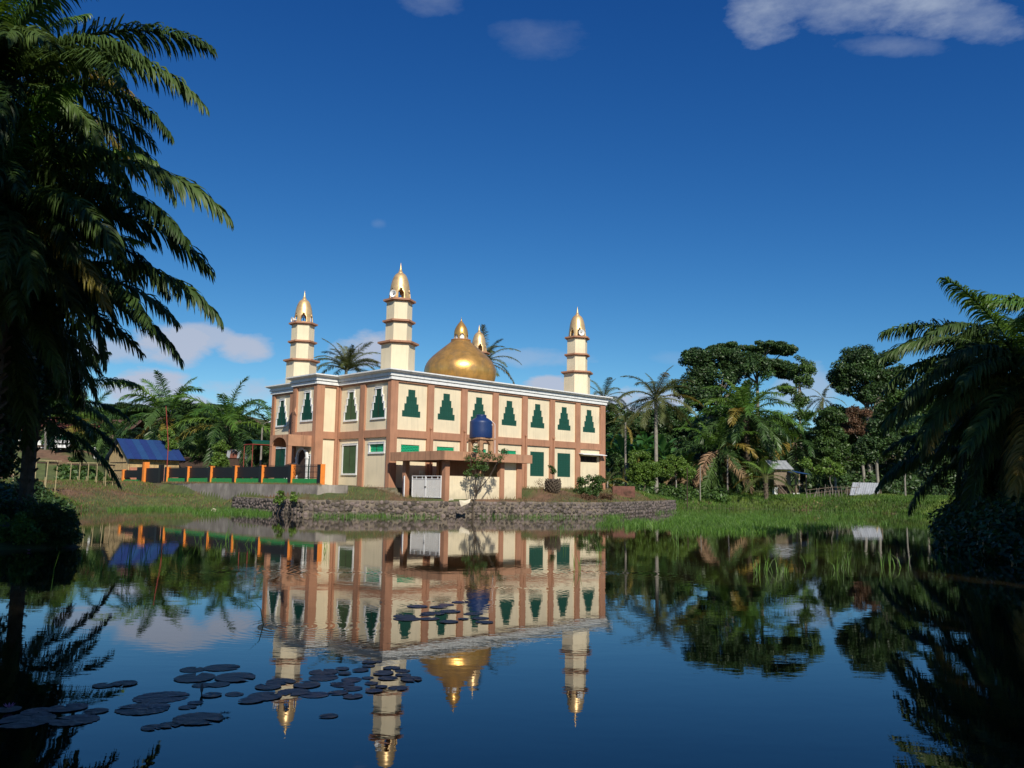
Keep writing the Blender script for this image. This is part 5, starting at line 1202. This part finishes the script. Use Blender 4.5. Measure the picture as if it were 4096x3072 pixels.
# ------------------------------------------------------------------ houses and yard at the left
def house(label, px, Y, py_base, wd, dp, hw, hr, yaw, wm, rm, name='house', ov=.5, z=None):
    c = P(px, py_base, Y); zb = c.z if z is None else z; h = empty(name, Vector((c.x, c.y, zb)), yaw, label, 'house')
    MB().box(0, wd, 0, .15, -3, hw).box(0, .15, .152, dp, -3, hw).box(wd - .15, wd, .152, dp, -3, hw).box(.152, wd - .152, dp - .15, dp, -3, hw).build('wall', wm, h)
    MB().add([(0, 0, hw + .002), (0, dp, hw + .002), (0, dp / 2, hw + hr - .1), (.1, 0, hw + .002), (.1, dp, hw + .002), (.1, dp / 2, hw + hr - .1)], [(0, 2, 1), (3, 4, 5), (0, 3, 5, 2), (1, 2, 5, 4)]).build('gable', wm, h)
    a = MB(); sheet(a, (-ov, -ov - .6, hw - .35), (wd + ov, -ov - .6, hw - .35), (wd + ov, dp / 2, hw + hr), (-ov, dp / 2, hw + hr), .03, int(wd * 2.2), .03); a.build('roof', rm, h)
    a = MB(); sheet(a, (-ov, dp + ov, hw - .3), (wd + ov, dp + ov, hw - .3), (wd + ov, dp / 2 + .02, hw + hr), (-ov, dp / 2 + .02, hw + hr), .03, 6, .03); a.build('roof', rm, h)
    return h
red_r = mat('red_roof', (.13, .035, .028), .85, .3, 2)
brown_r = mat('brown_roof', (.10, .05, .035), .85, .3, 2)
h1 = house('old timber house with dull red roof and railed veranda on the left rise', 52, 97, 1798, 8.6, 6, 2.5, 1.5, D2R(6), wood_d, red_r)
for k in range(16): MB().box(.3 + k * .3, .34 + k * .3, -1.5, -1.46, .25, .95).build('baluster', wood, h1)
MB().box(.2, 5.0, -1.52, -1.44, .95, 1.02).box(.2, 5.0, -1.52, -1.44, .18, .25).build('handrail', metal_w, h1); MB().box(-.2, 8.4, -1.6, -.02, -.3, .02).build('veranda_floor', wood, h1)
for (x, w) in ((3.0, .65), (3.85, .5)): MB().box(x, x + w, -1.56, -1.525, .5, .95).build('white_board', white, h1)
for x in (5.7, 6.7): MB().box(x, x + .07, -1.5, -1.43, 0, 1.0).build('gate_post', metal_w, h1)
for k in range(4): MB().box(5.77, 6.7, -1.49, -1.45, .2 + k * .2, .28 + k * .2).build('gate_rail', metal_w, h1)
MB().box(3.9, 4.7, -.03, -.005, .9, 1.9).build('window', glass_l, h1)
h2 = house('dark open carport house behind the white pickup', 238, 103, 1800, 8.0, 6, 2.7, 1.3, D2R(4), wood_d, brown_r)
h3 = house('dark house with zinc edged roof behind the fence', 700, 86, 1868, 7.0, 6, 2.3, 1.2, D2R(30), wood_d, wood_d, z=1.0)
sh_ = MB(); sheet(sh_, (0, -1.4, 2.0), (4.2, -1.4, 2.0), (4.2, -.3, 2.25), (0, -.3, 2.25), .02, 12, .02); sh_.build('awning_sheet', zinc, h3)
MB().box(1.0, 1.5, -.04, -.005, .9, 1.5).build('window', brickm, h3)
h4 = house('brown roofed house rising behind the palms left of the mosque', 880, 108, 1800, 8.0, 6, 2.8, 1.6, D2R(38), wood_d, brown_r, z=3.0)
rs = empty('rusty_roof_shed', P(903, 1850, 84) + Vector((0, 0, 0)), D2R(25), 'shed with red and white striped rusty sheet roof behind the fence', 'shed')
for k in range(7):
    x0 = k * .34; sh = MB(); sheet(sh, (x0, 0, .45), (x0 + .33, 0, .45), (x0 + .63, 1.5, 1.35), (x0 + .30, 1.5, 1.35), .02, 2, .02); sh.build('roof_sheet', zinc if k in (0, 3, 5) else rust, rs)
MB().box(.1, 2.4, .1, 1.6, -1, .42).build('wall', wood_d, rs)
# rusty poles, concrete pole, lamp
def pole(name, label, cat, px, py0, py1, Y, r, m):
    a = P(px, py1, Y); z0 = gz(a.x, a.y) - .2; t = P(px, py0, Y); return tag(MB().tube([(a.x, a.y, z0), (a.x, a.y, (z0 + t.z) / 2), (t.x, t.y, t.z)], [r, r * .9, r * .7], 7).build(name, m), label, cat)
pole('flag_pole', 'thin rusty red pole rising in the left yard before the old house', 'pole', 124, 1640, 1880, 58, .035, red_m)
pole('flag_pole', 'tall thin rusty pole standing at the left end of the fence', 'pole', 664, 1625, 1930, 75, .045, red_m)
pole('utility_pole', 'thick pale concrete pole beside the old red roofed house', 'pole', 180, 1712, 1800, 93, .13, conc)
pole('white_post', 'short pale post standing right of the white pickup', 'post', 380, 1790, 1825, 92, .14, white)
lp = P(1042, 1861, 74); lt_ = P(1046, 1712, 74); lamp = empty('lamp_post', (lp.x, lp.y, 0), 0, 'pale grey lamp post with curved arm left of the mosque', 'lamp post')
MB().tube([(0, 0, 1.3), (0, 0, 3.6), (0, 0, lt_.z)], [.10, .09, .07], 8).tube([(0, 0, lt_.z), (.1, 0, lt_.z + .35), (.35, 0, lt_.z + .5), (.6, 0, lt_.z + .52)], .03, 6).build('pole', conc, lamp)
MB(Matrix.Translation((.68, 0, lt_.z + .52))).lathe([(.02, -.10), (.12, -.08), (.16, 0), (.10, .08), (.03, .10)], 12).build('lamp_head', metal_w, lamp, True)
aw = empty('courtyard_canopy', P(1010, 1775, 70), YAW, 'curved dark green canopy on thin red posts beside the mosque porch', 'canopy')
cm = MB()
for k in range(8):
    a0_, a1_ = math.pi * k / 8, math.pi * (k + 1) / 8; y0, y1 = .75 - .75 * math.cos(a0_), .75 - .75 * math.cos(a1_); z0, z1 = .35 * math.sin(a0_), .35 * math.sin(a1_)
    cm.add([(0, y0, z0), (2.6, y0, z0), (2.6, y1, z1), (0, y1, z1), (0, y0, z0 + .02), (2.6, y0, z0 + .02), (2.6, y1, z1 + .02), (0, y1, z1 + .02)], [(0, 3, 2, 1), (4, 5, 6, 7), (0, 1, 5, 4), (2, 3, 7, 6), (1, 2, 6, 5), (3, 0, 4, 7)])
cm.build('canopy_sheet', glass_g, aw)
for (x, y) in ((.05, .02), (2.5, .02), (.05, 1.45), (2.5, 1.45)): MB().tube([(x, y, -3.4), (x, y, 0)], .03, 6).build('post', red_m, aw)
MB().box(0, 2.6, -.02, .02, -.06, 0).box(0, 2.6, 1.46, 1.5, -.06, 0).box(-.02, .02, .03, 1.45, -.06, 0).build('canopy_frame', red_m, aw)

# white pickup
def pickup():
    c = P(245, 1806, 90); z = gz(c.x, c.y); t = empty('pickup_truck', (c.x, c.y, P(245, 1806, 90).z - .02), D2R(-62), 'small white cab-over pickup truck parked on the left rise', 'pickup')
    # x forward (towards the camera, slightly left), y across
    body = MB(); prof_ = [(1.9, .38), (1.93, .85), (1.78, 1.12), (1.35, 1.72), (.35, 1.76), (.22, 1.0), (.22, .38)]
    n = len(prof_); V = [(x, -.72, z) for x, z in prof_] + [(x, .72, z) for x, z in prof_]; body.add(V, [tuple(range(n)), tuple(range(2 * n - 1, n - 1, -1))] + [(i, n + i, n + (i + 1) % n, (i + 1) % n) for i in range(n)]); body.build('cab', metal_w, t)
    g = MB(); g.add([(1.765, -.62, 1.16), (1.765, .62, 1.16), (1.40, .56, 1.66), (1.40, -.56, 1.66), (1.785, -.62, 1.17), (1.785, .62, 1.17), (1.42, .56, 1.67), (1.42, -.56, 1.67)], [(4, 5, 6, 7), (0, 3, 2, 1), (0, 1, 5, 4), (2, 3, 7, 6)]); g.build('windscreen', glass_g, t)
    for sg in (-1, 1):
        MB().add([(1.62, sg * .724, 1.15), (1.33, sg * .724, 1.62), (.5, sg * .724, 1.64), (.45, sg * .724, 1.12)], [(0, 1, 2, 3)]).build('side_window', glass_g, t)
        MB().box(1.90, 1.95, min(sg * .42, sg * .66), max(sg * .42, sg * .66), .72, .88).build('headlight', glass_l, t)
        for x in (1.3, -1.3):
            w = MB(Matrix.Translation((x, sg * .66, .28)) @ Matrix.Rotation(D2R(90), 4, 'X')).lathe([(.2, -.08), (.28, -.06), (.28, .06), (.2, .08)], 16).build('wheel', black_m, t); MB(Matrix.Translation((x, sg * .75, .28)) @ Matrix.Rotation(D2R(90), 4, 'X')).lathe([(.15, -.01), (.15, .01)], 12).build('rim', conc, w)
        MB().box(-1.95, .15, min(sg * .70, sg * .74), max(sg * .70, sg * .74), .62, .98).build('side_board', metal_w, t)
    MB().box(-1.95, .15, -.69, .69, .55, .615).box(-1.98, -1.955, -.7, .7, .62, .98).build('load_bed', metal_w, t); MB().box(-1.9, 1.8, -.4, .4, .3, .375).build('chassis', black_m, t)
    MB().box(1.905, 1.95, -.38, .38, .68, .84).build('grille', black_m, t); MB().box(1.93, 1.99, -.7, .7, .36, .54).build('bumper', metal_w, t)
pickup()
# bamboo racks in the yard
def rack(label, px0, px1, py, Y, hgt, n):
    a = P(px0, py, Y); b = P(px1, py, Y); zt_ = a.z; g0 = gz(a.x, a.y); r = empty('bamboo_rack', (a.x, a.y, 0), math.atan2(b.y - a.y, b.x - a.x), label, 'bamboo rack'); L_ = (b - a).length; rg = random.Random(px0)
    for k in range(n + 1):
        x = L_ * k / n
        for y in (0, 1.2): MB().tube([(x, y, g0 - .3), (x + rg.uniform(-.06, .06), y, zt_ + .02)], .03, 5).build('post', pole_m, r)
    for y in (0, .4, .8, 1.2): MB().tube([(-.3, y, zt_ + .03), (L_ * .5, y, zt_ + .06), (L_ + .3, y, zt_ + .02)], .028, 5).build('rail', pole_m, r)
    MB().box(-.1, L_ + .1, .02, 1.2, zt_ - .14, zt_ - .05).build('shelf', wood_d, r)
rack('long rack of bamboo poles in the yard left of the bamboo hut', 285, 428, 1853, 68, 1.6, 4)
rack('bamboo pole rack half hidden in leaves under the left palms', 60, 190, 1842, 55, 1.5, 3)
# ------------------------------------------------------------------ right bank: timber hut, shelter, slab, fence sticks
def timber_hut():
    b = base_at(3095, 94); h = empty('timber_hut', b, D2R(14), 'raised timber hut with tin roof and blue lean-to on the right bank', 'hut'); rg = random.Random(4)
    for k in range(9): MB().box(0, 2.1, -.02 - .006 * (k % 2), .02, 1.25 + k * .19, 1.43 + k * .19).build('wall_plank', wood, h)
    MB().box(2.06, 2.1, .03, 2.0, 1.25, 2.95).box(0, .04, .03, 2.0, 1.25, 2.95).box(.05, 2.05, 1.96, 2.0, 1.25, 2.95).build('wall', wood, h); MB().box(-.1, 2.9, -.1, 2.1, 1.12, 1.22).build('floor', wood_d, h)
    for (x, y) in ((0, 0), (2.0, 0), (0, 1.9), (2.0, 1.9)): MB().box(x, x + .12, y, y + .12, -.3, 1.118).build('leg', wood, h)
    MB().box(-.05, .35, -.15, .25, -.3, 1.0).build('leg', white, h)
    MB().box(.5, 2.6, .4, .5, 0, 1.1).build('lower_wall', wood_d, h)
    for k in range(4): sh = MB(); sheet(sh, (-.35 + k * .66, -.45, 2.95), (.28 + k * .66, -.45, 2.95), (.18 + k * .66, 1.0, 3.95), (-.45 + k * .66, 1.0, 3.95), .02, 4, .02); sh.build('roof_sheet', zinc, h)
    sh = MB(); sheet(sh, (-.3, 2.4, 2.95), (2.3, 2.4, 2.95), (2.3, 1.02, 3.95), (-.3, 1.02, 3.95), .02, 10, .02); sh.build('roof_sheet', zinc, h)
    sh = MB(); sheet(sh, (1.6, -.9, 2.55), (4.1, -.9, 2.45), (2.3, .9, 2.95), (1.6, .9, 2.95), .02, 8, .02); sh.build('lean_to_roof', blue_r, h)
    for x, y in ((2.2, -.75), (3.5, -.75), (3.5, .6)): MB().box(x, x + .11, y, y + .11, -.3, 2.5).build('post', wood, h)
    MB().box(2.32, 3.49, -.73, -.67, 1.3, 1.38).build('rail', wood, h); MB().tube([(2.25, -.7, 1.7), (2.6, -.7, 2.45)], .035, 4).build('brace', wood, h)
    MB().add([(2.9, -.2, 2.0), (3.05, -.2, 1.9), (3.1, -.15, .8), (2.95, -.22, 1.0)], [(0, 1, 2, 3), (3, 2, 1, 0)]).build('hanging_sack', cloth_w, h); MB().box(2.3, 3.1, -.1, .35, -.1, .38).build('white_block', white, h)
    l = MB(); l.tube([(.35, -1.3, 0), (-.25 + .2, -.15, 1.2)], .035, 5).tube([(.75, -1.3, 0), (.35, -.15, 1.2)], .035, 5)
    for k in range(5): f = (k + .6) / 5.5; l.tube([(.35 - .4 * f, -1.3 + 1.15 * f, 1.2 * f), (.75 - .4 * f, -1.3 + 1.15 * f, 1.2 * f)], .025, 4)
    tag(l.build('ladder', wood), 'short wooden ladder leaning on the raised timber hut', 'ladder'); bpy.data.objects['ladder'].matrix_world = Matrix.Translation(b + Vector((.25, 0, 0))) @ Matrix.Rotation(D2R(14), 4, 'Z')
timber_hut()
def shelter():
    bl, br, tl, tr = P(3398, 1981, 88.5), P(3510, 1982, 88.5), P(3411, 1930, 89.9), P(3523, 1932, 89.9); o = bl; s = empty('tin_shelter', o, 0, 'low shelter of slanting pale tin sheets at the water edge on the right', 'shelter')
    for k in range(4):
        f0, f1 = k / 4, (k + .985) / 4; sh = MB(); sheet(sh, bl.lerp(br, f0) - o, bl.lerp(br, f1) - o, tl.lerp(tr, f1) - o, tl.lerp(tr, f0) - o, .02, 3, .03); sh.build('tin_sheet', zinc, s)
    g = gz(o.x, o.y) - o.z
    for q in (tl, tr): MB().tube([(q.x - o.x, q.y - o.y + .05, g - .3), (q.x - o.x, q.y - o.y + .05, q.z - o.z)], .05, 6).build('post', wood, s)
    MB().tube([(br.x - o.x + .15, -.1, g - .2), (br.x - o.x - .1, .3, .5)], .07, 6).build('post', bamboo, s); MB().box(.1, 2.5, .6, .7, g, .55).build('back_board', wood_d, s)
shelter()
sl = P(2453, 1980, 70); tag(MB(Matrix.Translation(Vector((sl.x, sl.y, gz(sl.x, sl.y)))) @ Matrix.Rotation(D2R(10), 4, 'Z')).prism([(0, .1), (1.85, 0), (1.9, .7), (.1, .75)], -.2, .72).build('rusty_basin', mat('rusty_pink_concrete', (.17, .075, .055), .95, .3, 3, .4, 12, col2=(.09, .045, .03), c2s=2, streak=.3)), 'low rusty pink concrete basin on the bank right of the mosque', 'basin')
def sticks():
    rg = random.Random(31); r = empty('stick_fence', base_at(3230, 90), 0, 'rough fence of leaning sticks left of the tin shelter', 'fence'); o = r.location
    for k in range(34):
        px = 3225 + k * 6.5 + rg.uniform(-3, 3); b_ = base_at(px, 89 + rg.uniform(-.5, 1.5)) - o; h = rg.uniform(.5, 1.4); MB().tube([b_, b_ + Vector((rg.uniform(-.35, .35), rg.uniform(-.1, .1), h))], [.035, .02], 4).build('stick', bark_p if k % 3 else wood, r)
    for z in (.5, .9): MB().tube([base_at(3225, 90) - o + Vector((0, 0, z)), base_at(3330, 90) - o + Vector((0, 0, z + .1)), base_at(3440, 89) - o + Vector((0, 0, z))], .025, 4).build('rail', wood, r)
sticks()
for (px, py0, Y, r_, m_, lab) in ((2911, 1815, 94, .085, conc, 'straight pale grey post among the oil palms on the right bank'), (2749, 1870, 88, .06, wood_d, 'dark slim trunk left of the vine covered palm'), (2801, 1862, 90, .06, bark_p, 'pale slim bare trunk left of the vine covered palm'), (2952, 1840, 100, .07, bark_p, 'thin trunk between the two vine covered palms'), (3622, 1830, 86, .09, bark_p, 'pale short trunk in the shade right of the tin shelter')):
    pole('bare_trunk' if m_ is not conc else 'wooden_post', lab, 'trunk' if m_ is not conc else 'post', px, py0, 1980, Y, r_, m_)
# sack on the stone wall, bits of litter and stones
sk = P(1860, 2012, 52.9)
tag(MB(Matrix.Translation(sk)).add([(-.36, -.10, .18), (.0, -.14, .16), (.36, .05, .26), (.28, -.16, .02), (.05, -.20, -.10), (-.22, -.20, -.22), (-.30, -.16, -.06), (-.05, -.22, .02)], [(0, 6, 7, 1), (6, 5, 4, 7), (1, 7, 3, 2), (7, 4, 3), (1, 7, 6, 0), (7, 4, 5, 6)]).build('sack', cloth_w), 'crumpled cream sack draped over the edge of the stone wall', 'sack')
def litter():
    rg = random.Random(77)
    for (px, py, Y, lab) in ((855, 2040, 58.5, 'pale lump of rubbish in the grass at the left water edge'), (1805, 2001, 53.6, 'small white scrap in front of the washroom wall')):
        q = P(px, py, Y); MBx = MB(Matrix.Translation(q)); MBx.tube([(-.15, 0, 0), (0, 0, .06), (.14, .05, .02)], [.05, .08, .03], 6); tag(MBx.build('scrap', cloth_w), lab, 'litter')
    q0 = [(3240 + rg.uniform(0, 190), rg.uniform(84, 88)) for _ in range(30)]; m = MB()
    for px, Y in q0: b = base_at(px, Y); m.tube([b, b + Vector((rg.uniform(-.08, .08), 0, .08))], [.09, .05], 6)
    tag(m.build('coconut_husks', bamboo), kind='stuff')
litter()
# overhead wire to the mosque and cable
wi = MB(); n_ = 14
for a, b, sg in ((W(-1.9, 9.6, 6.45), Vector((lp.x, lp.y, 6.2)), .25),):
    wi.tube([a.lerp(b, k / n_) - Vector((0, 0, sg * math.sin(math.pi * k / n_))) for k in range(n_ + 1)], .012, 4)
tag(wi.build('cable', black_m), 'thin black cable between lamp post and mosque wall', 'cable')
